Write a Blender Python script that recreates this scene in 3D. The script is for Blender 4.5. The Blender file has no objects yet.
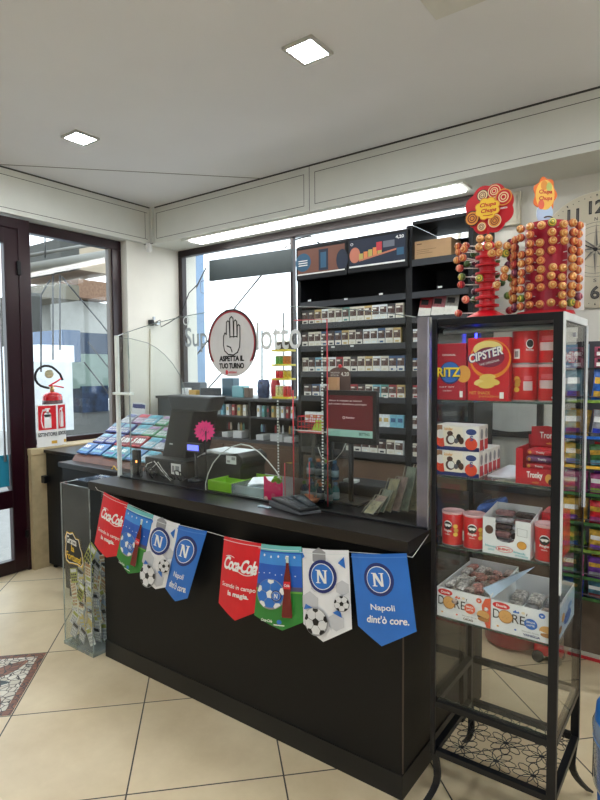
import bpy, bmesh, math, random
from mathutils import Vector, Matrix
random.seed(7)
COL = bpy.context.scene.collection
PI = math.pi
# ---------------------------------------------------------------- camera model (solved from the room's lines)
F = 563.97; CAMZ = 1.60
ROT = [[0.8052659, 0.5928662, -0.0075142], [0.0255367, -0.0473414, -0.9985523], [-0.5923636, 0.8039082, -0.0532622]]  # right, down, forward
def at(px, py, **k):
    a, b = (px-300)/F, (py-400)/F
    d = [ROT[0][i]*a + ROT[1][i]*b + ROT[2][i] for i in range(3)]
    ax = 'xyz'.index(list(k)[0]); v = list(k.values())[0]
    c = [0, 0, CAMZ]; t = (v-c[ax])/d[ax]
    return Vector([c[i]+d[i]*t for i in range(3)])
# ---------------------------------------------------------------- materials
MATS = {}
def mat(name, col, rough=.5, metal=0., var=.06, scale=9., spec=.5, bump=0., emit=0., coat=0., alpha=None):
    if name in MATS: return MATS[name]
    m = bpy.data.materials.new(name); m.use_nodes = True; MATS[name] = m
    nt = m.node_tree; b = nt.nodes['Principled BSDF']
    tc = nt.nodes.new('ShaderNodeTexCoord'); no = nt.nodes.new('ShaderNodeTexNoise')
    no.inputs['Scale'].default_value = scale; no.inputs['Detail'].default_value = 4
    nt.links.new(tc.outputs['Object'], no.inputs['Vector'])
    r = nt.nodes.new('ShaderNodeValToRGB')
    lo = [max(0, c*(1-var)) for c in col[:3]]+[1]; hi = [min(1, c*(1+var)) for c in col[:3]]+[1]
    r.color_ramp.elements[0].color = lo; r.color_ramp.elements[1].color = hi
    r.color_ramp.elements[0].position = .3; r.color_ramp.elements[1].position = .7
    nt.links.new(no.outputs['Fac'], r.inputs['Fac']); nt.links.new(r.outputs['Color'], b.inputs['Base Color'])
    b.inputs['Roughness'].default_value = rough; b.inputs['Metallic'].default_value = metal
    b.inputs['Specular IOR Level'].default_value = spec; b.inputs['Coat Weight'].default_value = coat
    if emit:
        b.inputs['Emission Color'].default_value = (*col[:3], 1); b.inputs['Emission Strength'].default_value = emit
    if bump:
        bp = nt.nodes.new('ShaderNodeBump'); bp.inputs['Strength'].default_value = bump; bp.inputs['Distance'].default_value = .004
        nt.links.new(no.outputs['Fac'], bp.inputs['Height']); nt.links.new(bp.outputs['Normal'], b.inputs['Normal'])
    return m
def s2l(r, g, b):
    return tuple(((c/255)/12.92 if c/255 <= .04045 else ((c/255+.055)/1.055)**2.4) for c in (r, g, b))
def M(name, rgb, rough=.5, **k): return mat(name, s2l(*rgb), rough, **k)
def glassmat(name, tint=(1, 1, 1), refl=1.0, rough=0.02, ior=1.45, haze=0.0, hazecol=(.8, .85, .85)):
    if name in MATS: return MATS[name]
    m = bpy.data.materials.new(name); m.use_nodes = True; MATS[name] = m
    nt = m.node_tree; nt.nodes.clear()
    out = nt.nodes.new('ShaderNodeOutputMaterial'); mx = nt.nodes.new('ShaderNodeMixShader')
    tr = nt.nodes.new('ShaderNodeBsdfTransparent'); tr.inputs['Color'].default_value = (*tint, 1)
    gl = nt.nodes.new('ShaderNodeBsdfGlossy'); gl.inputs['Roughness'].default_value = rough
    fr = nt.nodes.new('ShaderNodeLayerWeight'); fr.inputs['Blend'].default_value = .5
    pw = nt.nodes.new('ShaderNodeMath'); pw.operation = 'POWER'; pw.inputs[1].default_value = 5
    mu = nt.nodes.new('ShaderNodeMath'); mu.operation = 'MULTIPLY_ADD'; mu.inputs[1].default_value = .8*refl; mu.inputs[2].default_value = .03*refl
    nt.links.new(fr.outputs['Facing'], pw.inputs[0]); nt.links.new(pw.outputs[0], mu.inputs[0]); nt.links.new(mu.outputs[0], mx.inputs[0])
    src = tr
    if haze:
        df = nt.nodes.new('ShaderNodeBsdfDiffuse'); df.inputs['Color'].default_value = (*hazecol, 1)
        tl = nt.nodes.new('ShaderNodeTexCoord'); no = nt.nodes.new('ShaderNodeTexNoise'); no.inputs['Scale'].default_value = 6
        nt.links.new(tl.outputs['Object'], no.inputs['Vector'])
        m3 = nt.nodes.new('ShaderNodeMath'); m3.operation = 'MULTIPLY'; m3.inputs[1].default_value = haze*2
        nt.links.new(no.outputs['Fac'], m3.inputs[0])
        m2 = nt.nodes.new('ShaderNodeMixShader'); nt.links.new(m3.outputs[0], m2.inputs[0])
        nt.links.new(tr.outputs[0], m2.inputs[1]); nt.links.new(df.outputs[0], m2.inputs[2]); src = m2
    nt.links.new(src.outputs[0], mx.inputs[1]); nt.links.new(gl.outputs[0], mx.inputs[2]); nt.links.new(mx.outputs[0], out.inputs[0])
    return m
WHITE = M('white_print', (238, 238, 235), .5); BLACKP = M('black_print', (18, 18, 20), .5)
BLACKMETAL = M('black_metal', (11, 12, 17), .4, spec=.35)
BLACKLAM = M('black_laminate', (8, 8, 10), .5, spec=.3, scale=30, bump=.05)
BLACKTOP = M('dark_worktop', (21, 15, 15), .28, scale=20)
REDP = M('red_print', (214, 32, 42), .42); YELP = M('yellow_print', (240, 200, 60), .45)
BLUEP = M('blue_print', (38, 104, 190), .4); NAVY = M('navy_print', (28, 44, 110), .45)
GREENP = M('green_print', (50, 140, 60), .5); GREYP = M('grey_print', (150, 150, 152), .5)
PINKP = M('hot_pink_card', (240, 30, 130), .5)
STEEL = M('steel', (170, 172, 175), .3, metal=.9)
SHELFGREY = M('shelf_lip_grey', (92, 94, 98), .45)
RACKBLK = M('rack_black', (13, 14, 18), .5, spec=.4)
CLEAR = glassmat('clear_glass', (.965, .98, .975)); ACRYL = glassmat('clear_acrylic', (.96, .975, .97), refl=1.1)
EDGE = glassmat('acrylic_edge', (.62, .72, .7), refl=2.0, haze=.25)
# ---------------------------------------------------------------- mesh builder
def wloc(o):
    v = Vector((0, 0, 0))
    while o: v += o.location; o = o.parent
    return v
class MB:
    def __init__(s): s.bm = bmesh.new(); s.mats = []; s.cur = 0
    def m(s, material):
        if material not in s.mats: s.mats.append(material)
        s.cur = s.mats.index(material); return s
    def face(s, pts):
        f = s.bm.faces.new([s.bm.verts.new(p) for p in pts]); f.material_index = s.cur; return f
    def box(s, x0, x1, y0, y1, z0, z1):
        v = [s.bm.verts.new((x, y, z)) for x in (x0, x1) for y in (y0, y1) for z in (z0, z1)]
        for q in ((0, 1, 3, 2), (4, 6, 7, 5), (0, 4, 5, 1), (2, 3, 7, 6), (0, 2, 6, 4), (1, 5, 7, 3)):
            s.bm.faces.new([v[i] for i in q]).material_index = s.cur
        return s
    def hexa(s, b, t):
        """b, t: four corners each (same order)"""
        v = [s.bm.verts.new(p) for p in list(b)+list(t)]
        n = len(b)
        fs = [list(range(n))[::-1], list(range(n, 2*n))]+[[i, (i+1) % n, n+(i+1) % n, n+i] for i in range(n)]
        for q in fs: s.bm.faces.new([v[i] for i in q]).material_index = s.cur
        return s
    def prism(s, pts, d):
        d = Vector(d); return s.hexa([Vector(p) for p in pts], [Vector(p)+d for p in pts])
    def tube(s, pts, r, n=8, closed=False, cap=True):
        pts = [Vector(p) for p in pts]; N = len(pts); rings = []; up = None
        rr = r if isinstance(r, (list, tuple)) else [r]*N
        for i, p in enumerate(pts):
            a = pts[(i-1) % N] if (i or closed) else p; b = pts[(i+1) % N] if (i < N-1 or closed) else p
            t = (b-a).normalized()
            if up is None:
                up = Vector((0, 0, 1)) if abs(t.z) < .9 else Vector((1, 0, 0))
            e = (up-t*up.dot(t)).normalized(); up = e; g = t.cross(e)
            rings.append([s.bm.verts.new(p+(e*math.cos(2*PI*k/n)+g*math.sin(2*PI*k/n))*rr[i]) for k in range(n)])
        for i in range(N if closed else N-1):
            A, B = rings[i], rings[(i+1) % N]
            for k in range(n):
                f = s.bm.faces.new([A[k], A[(k+1) % n], B[(k+1) % n], B[k]]); f.material_index = s.cur; f.smooth = n > 5
        if cap and not closed:
            s.bm.faces.new(rings[0][::-1]).material_index = s.cur; s.bm.faces.new(rings[-1]).material_index = s.cur
        return s
    def lathe(s, prof, c=(0, 0, 0), n=24, smooth=True, axis='z', sx=1, sy=1):
        c = Vector(c); rings = []
        for r, z in prof:
            ring = []
            for k in range(n):
                a = 2*PI*k/n; p = (r*math.cos(a)*sx, r*math.sin(a)*sy, z)
                if axis == 'y': p = (p[0], -p[2], p[1])
                if axis == 'x': p = (p[2], p[0], p[1])
                ring.append(s.bm.verts.new(c+Vector(p)))
            rings.append(ring)
        for A, B in zip(rings, rings[1:]):
            for k in range(n):
                f = s.bm.faces.new([A[k], A[(k+1) % n], B[(k+1) % n], B[k]]); f.material_index = s.cur; f.smooth = smooth
        for rg, fl in ((rings[0], True), (rings[-1], False)):
            s.bm.faces.new(rg[::-1] if fl else rg).material_index = s.cur
        return s
    def ball(s, c, r, n=10, sz=1.):
        prof = [(max(r*.02, r*math.sin(PI*i/n)), -r*sz*math.cos(PI*i/n)) for i in range(n+1)]
        return s.lathe(prof, c, n=n+4)
    def build(s, name, material=None, parent=None, bevel=0, seg=2, recalc=True, cat=None, label=None, group=None, kind=None):
        me = bpy.data.meshes.new(name)
        if recalc: bmesh.ops.recalc_face_normals(s.bm, faces=s.bm.faces[:])
        base = wloc(parent) if parent else Vector((0, 0, 0))
        if base.length: bmesh.ops.translate(s.bm, verts=s.bm.verts[:], vec=-base)
        s.bm.to_mesh(me); s.bm.free()
        for q in (s.mats or [material]): me.materials.append(q)
        o = bpy.data.objects.new(name, me); COL.objects.link(o); o.parent = parent
        if bevel:
            b = o.modifiers.new('bevel', 'BEVEL'); b.width = bevel; b.segments = seg; b.limit_method = 'ANGLE'; b.harden_normals = False
        if label: o['label'] = label
        if cat: o['category'] = cat
        if group: o['group'] = group
        if kind: o['kind'] = kind
        return o
def thing(name, label, cat, loc=(0, 0, 0), group=None):
    o = bpy.data.objects.new(name, None); COL.objects.link(o); o.location = loc; o.empty_display_size = .05
    o['label'] = label; o['category'] = cat
    if group: o['group'] = group
    return o
def copy_tree(o, parent=None):
    c = o.copy(); COL.objects.link(c); c.parent = parent
    for ch in [q for q in KIDS.get(o.name, [])]: copy_tree(ch, c)
    return c
KIDS = {}
def seal(o):
    KIDS[o.name] = [c for c in bpy.data.objects if c.parent == o]
    for c in KIDS[o.name]: seal(c)
def bx(name, m, parent, x0, x1, y0, y1, z0, z1, bevel=0, **k):
    return MB().box(x0, x1, y0, y1, z0, z1).build(name, m, parent, bevel=bevel, **k)
def struct(name, mb, m=None, bevel=0): return mb.build(name, m, None, bevel=bevel, kind='structure')
ORD = ['first', 'second', 'third', 'fourth', 'fifth', 'sixth', 'seventh', 'eighth', 'ninth', 'tenth', 'eleventh', 'twelfth', 'thirteenth', 'fourteenth', 'fifteenth', 'sixteenth', 'seventeenth', 'eighteenth', 'nineteenth', 'twentieth']
# ---------------------------------------------------------------- printed artwork: flat shapes and lettering on a face
_TC = {}
def textmesh(s, bold=0., space=1.):
    key = (s, bold, space)
    if key not in _TC:
        cu = bpy.data.curves.new('t', 'FONT'); cu.body = s; cu.size = 1; cu.offset = bold; cu.space_character = space; cu.resolution_u = 3
        o = bpy.data.objects.new('t', cu); COL.objects.link(o); bpy.context.view_layer.update()
        me = bpy.data.meshes.new_from_object(o.evaluated_get(bpy.context.evaluated_depsgraph_get()))
        bpy.data.objects.remove(o); bpy.data.curves.remove(cu)
        vs = [v.co.copy() for v in me.vertices]; fs = [list(p.vertices) for p in me.polygons]
        bpy.data.meshes.remove(me)
        x0 = min(v.x for v in vs); x1 = max(v.x for v in vs); y0 = min(v.y for v in vs); y1 = max(v.y for v in vs)
        _TC[key] = ([(v.x-x0, v.y-y0) for v in vs], fs, x1-x0, y1-y0)
    return _TC[key]
class Art(MB):
    """2-D drawing on the face o + u*x + v*y ; layers stand off along n"""
    def __init__(s, o, u, v, n=None, step=.0004, fn=None, start=1):
        super().__init__(); s.o = Vector(o); s.u = Vector(u); s.v = Vector(v)
        s.n = Vector(n) if n is not None else s.u.cross(s.v).normalized(); s.step = step; s.L = start; s.fn = fn
    def P(s, x, y):
        return s.o+s.u*x+s.v*y+s.n*(s.step*s.L)
    def col(s, m): s.m(m); s.L += 1; return s
    def poly(s, pts, m=None):
        if m: s.col(m)
        s.face([s.P(*p) for p in pts]); return s
    def rect(s, x0, y0, x1, y1, m=None): return s.poly([(x0, y0), (x1, y0), (x1, y1), (x0, y1)], m)
    def ell(s, cx, cy, rx, ry=None, m=None, n=28, a0=0): 
        ry = rx if ry is None else ry
        return s.poly([(cx+rx*math.cos(2*PI*k/n+a0), cy+ry*math.sin(2*PI*k/n+a0)) for k in range(n)], m)
    def ring(s, cx, cy, rx, ry, w, m=None, n=32, a0=0, a1=2*PI):
        if m: s.col(m)
        for k in range(n):
            a, b = a0+(a1-a0)*k/n, a0+(a1-a0)*(k+1)/n
            s.face([s.P(cx+(rx-w)*math.cos(a), cy+(ry-w)*math.sin(a)), s.P(cx+rx*math.cos(a), cy+ry*math.sin(a)),
                    s.P(cx+rx*math.cos(b), cy+ry*math.sin(b)), s.P(cx+(rx-w)*math.cos(b), cy+(ry-w)*math.sin(b))])
        return s
    def line(s, pts, w, m=None):
        if m: s.col(m)
        for (x0, y0), (x1, y1) in zip(pts, pts[1:]):
            l = math.hypot(x1-x0, y1-y0) or 1; nx, ny = -(y1-y0)/l*w/2, (x1-x0)/l*w/2; ex, ey = (x1-x0)/l*w*.3, (y1-y0)/l*w*.3
            s.face([s.P(x0+nx-ex, y0+ny-ey), s.P(x0-nx-ex, y0-ny-ey), s.P(x1-nx+ex, y1-ny+ey), s.P(x1+nx+ex, y1+ny+ey)])
        return s
    def text(s, t, x, y, w=None, h=None, m=None, bold=.0, shear=0., rot=0., align='l', space=1., arc=0.):
        """lower-left at x, y; fitted to width w and/or height h"""
        if m: s.col(m)
        vs, fs, tw, th = textmesh(t, bold, space)
        sx = (w/tw) if w else (h/th); sy = (h/th) if h else sx
        W = tw*sx; ox = {'l': 0, 'c': -W/2, 'r': -W}[align]
        ca, sa = math.cos(rot), math.sin(rot); L = []
        for a, b in vs:
            px, py = a*sx+ox+b*sy*shear, b*sy
            if arc: py += arc*(1-((px)/(W/2))**2) if align == 'c' else 0
            L.append(s.bm.verts.new(s.P(x+px*ca-py*sa, y+px*sa+py*ca)))
        for q in fs:
            try: s.bm.faces.new([L[i] for i in q]).material_index = s.cur
            except ValueError: pass
        return s
    def done(s, parent, name='printed_artwork', **k):
        return s.build(name, None, parent, recalc=False, **k)
def front(x0, y, z0, w=1., h=1.):
    """drawing on a face that looks towards -y, with x to the right and z up, unit = metres*w"""
    return Art((x0, y, z0), (w, 0, 0), (0, 0, h), (0, -1, 0))
# ================================================================ THE SETTING
def floor_mat():
    m = bpy.data.materials.new('beige_tiles'); m.use_nodes = True; nt = m.node_tree; b = nt.nodes['Principled BSDF']; N = nt.nodes.new; Lk = nt.links.new
    tc = N('ShaderNodeTexCoord'); mp = N('ShaderNodeMapping'); mp.vector_type = 'TEXTURE'
    mp.inputs['Location'].default_value = (-3.0316, 1.6672, 0); mp.inputs['Rotation'].default_value = (0, 0, math.atan2(.71381, .70034)); mp.inputs['Scale'].default_value = (.6, .6, .6)
    Lk(tc.outputs['Object'], mp.inputs['Vector']); sp = N('ShaderNodeSeparateXYZ'); Lk(mp.outputs[0], sp.inputs[0])
    def mth(op, a, bb=None, c=None):
        q = N('ShaderNodeMath'); q.operation = op
        for i, v in enumerate((a, bb, c)):
            if v is None: continue
            if isinstance(v, (int, float)): q.inputs[i].default_value = v
            else: Lk(v, q.inputs[i])
        return q.outputs[0]
    ds = [mth('ABSOLUTE', mth('SUBTRACT', mth('FRACT', sp.outputs[i]), .5)) for i in (0, 1)]
    g = mth('GREATER_THAN', mth('MAXIMUM', ds[0], ds[1]), .5-.0052)
    fl = N('ShaderNodeVectorMath'); fl.operation = 'FLOOR'; Lk(mp.outputs[0], fl.inputs[0])
    wn = N('ShaderNodeTexWhiteNoise'); Lk(fl.outputs[0], wn.inputs['Vector'])
    n1 = N('ShaderNodeTexNoise'); n1.inputs['Scale'].default_value = 3.2; n1.inputs['Detail'].default_value = 7; n1.inputs['Roughness'].default_value = .62; Lk(tc.outputs['Object'], n1.inputs['Vector'])
    r = N('ShaderNodeValToRGB'); r.color_ramp.elements[0].position = .3; r.color_ramp.elements[1].position = .72
    r.color_ramp.elements[0].color = (*s2l(205, 184, 148), 1); r.color_ramp.elements[1].color = (*s2l(224, 206, 172), 1)
    Lk(mth('ADD', n1.outputs['Fac'], mth('MULTIPLY', mth('SUBTRACT', wn.outputs['Value'], .5), .12)), r.inputs['Fac'])
    mx = N('ShaderNodeMix'); mx.data_type = 'RGBA'; Lk(g, mx.inputs['Factor']); Lk(r.outputs[0], mx.inputs['A']); mx.inputs['B'].default_value = (*s2l(52, 44, 38), 1)
    Lk(mx.outputs['Result'], b.inputs['Base Color'])
    Lk(mth('ADD', mth('MULTIPLY', n1.outputs['Fac'], .25), .24), b.inputs['Roughness'])
    bp = N('ShaderNodeBump'); bp.inputs['Strength'].default_value = .25; bp.inputs['Distance'].default_value = .002; Lk(mth('SUBTRACT', 1., g), bp.inputs['Height']); Lk(bp.outputs[0], b.inputs['Normal'])
    return m
struct('floor', MB().box(-4.75, 2.4, -2.6, 4.25, -.1, 0), floor_mat())
CEILM = M('ceiling_paint', (236, 236, 238), .9, var=.015, scale=2)
struct('ceiling', MB().box(-4.9, 2.5, -2.6, 4.35, 3.18, 3.3), CEILM)
WALLM = M('cream_wall', (220, 216, 206), .85, var=.03, scale=4, bump=.05)
SOFF = M('white_soffit', (216, 216, 208), .6, var=.015)
SHAD = M('groove_shade_grey', (70, 68, 64), .8)  # flat strips in this grey paint in the shade of grooves and top gap
MAROON = M('maroon_frame', (34, 5, 16), .3)
BROWNF = M('dark_brown_frame', (36, 22, 22), .4)
# mosaic inlay set into the tile beside the door
def mosaic_mat(name, c1, c2, sc=30):
    m = bpy.data.materials.new(name); m.use_nodes = True; nt = m.node_tree; b = nt.nodes['Principled BSDF']; N = nt.nodes.new; Lk = nt.links.new
    tc = N('ShaderNodeTexCoord'); v = N('ShaderNodeTexVoronoi'); v.feature = 'DISTANCE_TO_EDGE'; v.inputs['Scale'].default_value = sc
    v2 = N('ShaderNodeTexVoronoi'); v2.inputs['Scale'].default_value = sc
    Lk(tc.outputs['Object'], v.inputs['Vector']); Lk(tc.outputs['Object'], v2.inputs['Vector'])
    g = N('ShaderNodeMath'); g.operation = 'LESS_THAN'; g.inputs[1].default_value = .055; Lk(v.outputs['Distance'], g.inputs[0])
    r = N('ShaderNodeMix'); r.data_type = 'RGBA'; sep = N('ShaderNodeSeparateColor'); Lk(v2.outputs['Color'], sep.inputs[0]); Lk(sep.outputs[0], r.inputs['Factor'])
    r.inputs['A'].default_value = (*s2l(*c1), 1); r.inputs['B'].default_value = (*s2l(*c2), 1)
    x = N('ShaderNodeMix'); x.data_type = 'RGBA'; Lk(g.outputs[0], x.inputs['Factor']); Lk(r.outputs['Result'], x.inputs['A']); x.inputs['B'].default_value = (*s2l(60, 50, 44), 1)
    Lk(x.outputs['Result'], b.inputs['Base Color']); b.inputs['Roughness'].default_value = .4
    return m
TO = Vector((-3.0316, 1.6672, 0)); TI = Vector((.70034, .71381, 0)); TJ = Vector((.71381, -.70034, 0))
def tp(i, j, z=0): return TO+TI*(.6*i)+TJ*(.6*j)+Vector((0, 0, z))
mo = MB(); mw = mosaic_mat('mosaic_white', (222, 216, 200), (196, 186, 166)); mr = mosaic_mat('mosaic_red', (150, 96, 68), (118, 72, 52)); mt_ = mosaic_mat('mosaic_teal', (66, 84, 84), (48, 62, 66))
mo.m(mr).prism([tp(-.99, .01, 0), tp(-.01, .01, 0), tp(-.01, .99, 0), tp(-.99, .99, 0)], (0, 0, .0012))
mo.m(mw).prism([tp(-.93, .07, .0012), tp(-.07, .07, .0012), tp(-.07, .93, .0012), tp(-.93, .93, .0012)], (0, 0, .0008))
def leaf(a, l, w, r0=.03):
    out = []
    for k in range(13): t = k/12; out.append((r0+l*t, w*math.sin(PI*t)**.8))
    out += [(x, -y) for x, y in out[-2:0:-1]]
    return [tp(-.5+(x*math.cos(a)-y*math.sin(a)), .5+(x*math.sin(a)+y*math.cos(a)), .002) for x, y in out]
for k in range(4):
    mo.m(mr).prism(leaf(PI/4+k*PI/2, .5, .085), (0, 0, .0006)); mo.m(mt_).prism(leaf(k*PI/2, .3, .05), (0, 0, .0006))
struct('trim_7', mo)
# left wall: low wall with stone sill, window, cream pier, door
STONE = M('travertine', (186, 168, 132), .55, var=.12, scale=14, bump=.1)
struct('wall_left', MB().box(-4.72, -4.40, 2.335, 3.37, 0, .93).box(-4.72, -4.5, 3.37, 4.25, 0, 2.83).box(-4.72, -4.5, -2.6, 1.2, 0, 3.18), WALLM)
struct('trim_1', MB().box(-4.72, -4.375, 2.32, 3.37, .93, .985), STONE, bevel=.006)
bxm = MB().box(-4.404, -4.385, 2.335, 3.37, 0, .93).box(-4.72, -4.385, 2.325, 2.335, 0, .93)
struct('trim_2', bxm, STONE)
# left soffit and back soffit (shutter boxes)
def soffit(name, mb_main, grooves): 
    for g in grooves: mb_main.m(SHAD).box(*g)
    struct(name, mb_main)
GL = [(-4.452, -4.449, -1., 3.58, z, z+.004) for z in (2.868, 3.118)]+[(-4.452, -4.4475, -1., 3.63, 3.168, 3.18)]+[(-4.452, -4.449, y, y+.004, 2.868, 3.118) for y in (3.55,)]
soffit('trim_3', MB().m(SOFF).box(-4.75, -4.45, -2.6, 4.25, 2.83, 3.18), GL)
GB = [(-4.40, 2.4, 3.6275, 3.632, 3.168, 3.18)]
for x0, x1 in ((-4.38, -2.62), (-2.52, -.2), (-.1, 2.3)):
    GB += [(x0, x1, 3.629, 3.632, z, z+.004) for z in (2.875, 3.115)]+[(x, x+.004, 3.629, 3.632, 2.875, 3.115) for x in (x0, x1-.004)]
GB += [(-2.572, -2.568, 3.629, 3.632, 2.83, 3.17)]
soffit('trim_4', MB().m(SOFF).box(-4.45, 2.4, 3.63, 4.2, 2.83, 3.18).m(SOFF).box(-4.44, -4.41, 3.60, 3.63, 2.83, 3.18), GB)
# seam across the ceiling
d = Vector((1.36, 1.45, 0)).normalized(); nrm = Vector((-d.y, d.x, 0))*.004
struct('trim_5', MB().prism([Vector((-4.44, 2.17, 3.178))+nrm, Vector((-4.44, 2.17, 3.178))-nrm, Vector((-3.07, 3.625, 3.178))-nrm, Vector((-3.07, 3.625, 3.178))+nrm], (0, 0, .003)), M('seam_grey', (118, 112, 104), .8))
# pale square panel on the ceiling
a0 = at(436, 19, z=3.175); struct('trim_6', MB().box(a0.x, a0.x+.6, a0.y-.6, a0.y, 3.168, 3.18), M('ceiling_panel_white', (222, 220, 212), .7), bevel=.004)
# back wall
struct('wall_back', MB().box(-4.72, -1.36, 4.05, 4.25, 0, 1.0).box(-1.36, 2.4, 4.05, 4.25, 0, 2.83), WALLM)
struct('wall_right', MB().box(2.4, 2.6, -2.6, 4.25, 0, 3.3), WALLM)
FW = M('front_wall_cream', (212, 210, 206), .85)
struct('wall_front', MB().box(-4.72, .5, -2.8, -2.6, 0, 3.18).box(2.3, 2.6, -2.8, -2.6, 0, 3.18).box(.5, 2.3, -2.8, -2.6, 2.6, 3.18), FW)  # unseen wall added to darken reflections, its opening kept out of their way
# back window
w = thing('window_2', '', ''); 
for k in ('label', 'category'): del w[k]
w['kind'] = 'structure'
fx = -4.495
bm = MB().box(fx, -1.36, 4.0, 4.06, 2.765, 2.83).box(fx, fx+.055, 4.0, 4.06, 1.0, 2.765).box(-1.41, -1.36, 4.0, 4.06, 1.0, 2.765).box(fx, -1.36, 4.0, 4.06, .99, 1.05)
xm = at(293, 300, y=4.03).x
bm.box(xm-.014, xm+.014, 4.01, 4.06, 1.05, 2.765)
bm.build('window_frame', BROWNF, w, bevel=.004)
bx('window_pane', CLEAR, w, fx+.05, -1.4, 4.045, 4.05, 1.04, 2.77)
# left window
w1 = thing('window_1', '', ''); w1['kind'] = 'structure'
for k in ('label', 'category'): del w1[k]
MB().box(-4.66, -4.58, 2.39, 3.365, 2.745, 2.83).box(-4.66, -4.58, 3.265, 3.365, .985, 2.745).box(-4.66, -4.58, 2.335, 2.40, .985, 2.83).box(-4.66, -4.58, 2.39, 3.27, .985, 1.03).build('window_frame', MAROON, w1, bevel=.005)
MB().box(-4.64, -4.595, 3.235, 3.265, 1.03, 2.745).build('window_bead', M('grey_bead', (96, 88, 82), .4), w1)
bx('window_pane', CLEAR, w1, -4.625, -4.62, 2.395, 3.27, 1.02, 2.75)
# door
dr = thing('door_1', '', ''); dr['kind'] = 'structure'
for k in ('label', 'category'): del dr[k]
MB().box(-4.52, -4.43, 2.30, 2.40, 0, 2.80).box(-4.52, -4.43, 1.2, 2.31, 2.715, 2.80).box(-4.52, -4.43, 1.2, 1.3, 0, 2.80).build('door_frame', MAROON, dr, bevel=.008)
MB().box(-4.50, -4.44, 2.195, 2.305, .005, 2.72).box(-4.50, -4.44, 1.3, 1.40, .005, 2.72).box(-4.50, -4.44, 1.4, 2.2, 2.60, 2.72).box(-4.50, -4.44, 1.4, 2.2, .53, .67).box(-4.50, -4.44, 1.4, 2.2, .005, .11).build('door_leaf', MAROON, dr, bevel=.006)
MB().box(-4.48, -4.475, 1.4, 2.2, .66, 2.61).box(-4.48, -4.475, 1.4, 2.2, .1, .54).build('door_pane', CLEAR, dr)
MB().box(-4.445, -4.415, 2.285, 2.315, 2.36, 2.47).box(-4.445, -4.42, 2.285, 2.31, .27, .33).build('door_hinge', BLACKMETAL, dr, bevel=.004)
MB().box(-4.474, -4.471, 1.7, 2.19, .70, .95).build('door_sticker', M('blue_sticker', (40, 130, 160), .4), dr)
MB().box(-4.47, -4.455, 2.15, 2.165, .9, 2.5).build('door_pull', STEEL, dr)
# ceiling lights
LEDM = mat('led_panel', (.90, .96, 1), .5, var=0, emit=60)
LEDFR = M('led_frame', (190, 188, 182), .4)
def ceil_light(x0, x1, y0, y1, lab):
    t = thing('ceiling_light', lab, 'ceiling light', ((x0+x1)/2, (y0+y1)/2, 3.18), 'square recessed ceiling lights')
    MB().box(x0-.018, x1+.018, y0-.018, y0, 3.165, 3.18).box(x0-.018, x1+.018, y1, y1+.018, 3.165, 3.18).box(x0-.018, x0, y0, y1, 3.165, 3.18).box(x1, x1+.018, y0, y1, 3.165, 3.18).build('frame', LEDFR, t, bevel=.002)
    bx('diffuser', LEDM, t, x0, x1, y0, y1, 3.170, 3.178)
ceil_light(-1.735, -1.59, 2.265, 2.42, 'square recessed ceiling light above the middle of the counter')
ceil_light(-3.56, -3.42, 2.19, 2.335, 'square recessed ceiling light near the door wall')
for x in (.2, 1.7):
    ceil_light(x, x+.15, 2.25, 2.40, 'square recessed ceiling light over the snack side of the shop, '+('nearer the counter' if x < 1 else 'nearer the right wall'))
for i, x in enumerate((-3.5, -1.7, .2, 1.7)):
    ceil_light(x, x+.15, .3, .45, 'square recessed ceiling light in the customer area, %s from the door wall' % ORD[i])
# strip light under the back soffit
t = thing('strip_light', 'long white strip light under the soffit above the back window', 'light', (-2.6, 3.74, 2.83))
xl = at(188, 241, z=2.80).x
bx('housing', SOFF, t, xl-.1, -1.36, 3.66, 3.83, 2.812, 2.83)
bx('diffuser', mat('tube_light', (1, .99, .96), .5, var=0, emit=5), t, xl, -1.40, 3.67, 3.82, 2.80, 2.812)
# lighting: overcast sky through the windows and the opening left in the unseen front wall
wd = bpy.data.worlds.new('sky'); bpy.context.scene.world = wd; wd.use_nodes = True
nt = wd.node_tree; bg = nt.nodes['Background']; tcw = nt.nodes.new('ShaderNodeTexCoord'); sp = nt.nodes.new('ShaderNodeSeparateXYZ'); rp = nt.nodes.new('ShaderNodeValToRGB')
nt.links.new(tcw.outputs['Generated'], sp.inputs[0]); nt.links.new(sp.outputs['Z'], rp.inputs['Fac']); nt.links.new(rp.outputs[0], bg.inputs['Color'])
rp.color_ramp.elements[0].position = .0; rp.color_ramp.elements[0].color = (.85, .93, 1, 1)
rp.color_ramp.elements[1].position = .5; rp.color_ramp.elements[1].color = (.80, .9, 1, 1)
bg.inputs['Strength'].default_value = .88
# camera
cam = bpy.data.cameras.new('camera'); co = bpy.data.objects.new('camera', cam); COL.objects.link(co)
cam.sensor_fit = 'VERTICAL'; cam.sensor_height = 36; cam.lens = F/800*36; cam.clip_start = .05; cam.clip_end = 200
r, dn, fw = [Vector(v) for v in ROT]
mm = Matrix((( r.x, -dn.x, -fw.x, 0), (r.y, -dn.y, -fw.y, 0), (r.z, -dn.z, -fw.z, CAMZ), (0, 0, 0, 1)))
co.matrix_world = mm; bpy.context.scene.camera = co
sc = bpy.context.scene; sc.view_settings.view_transform = 'Standard'; sc.view_settings.look = 'None'; sc.view_settings.gamma = 1; sc.view_settings.exposure = 2.0
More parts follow.
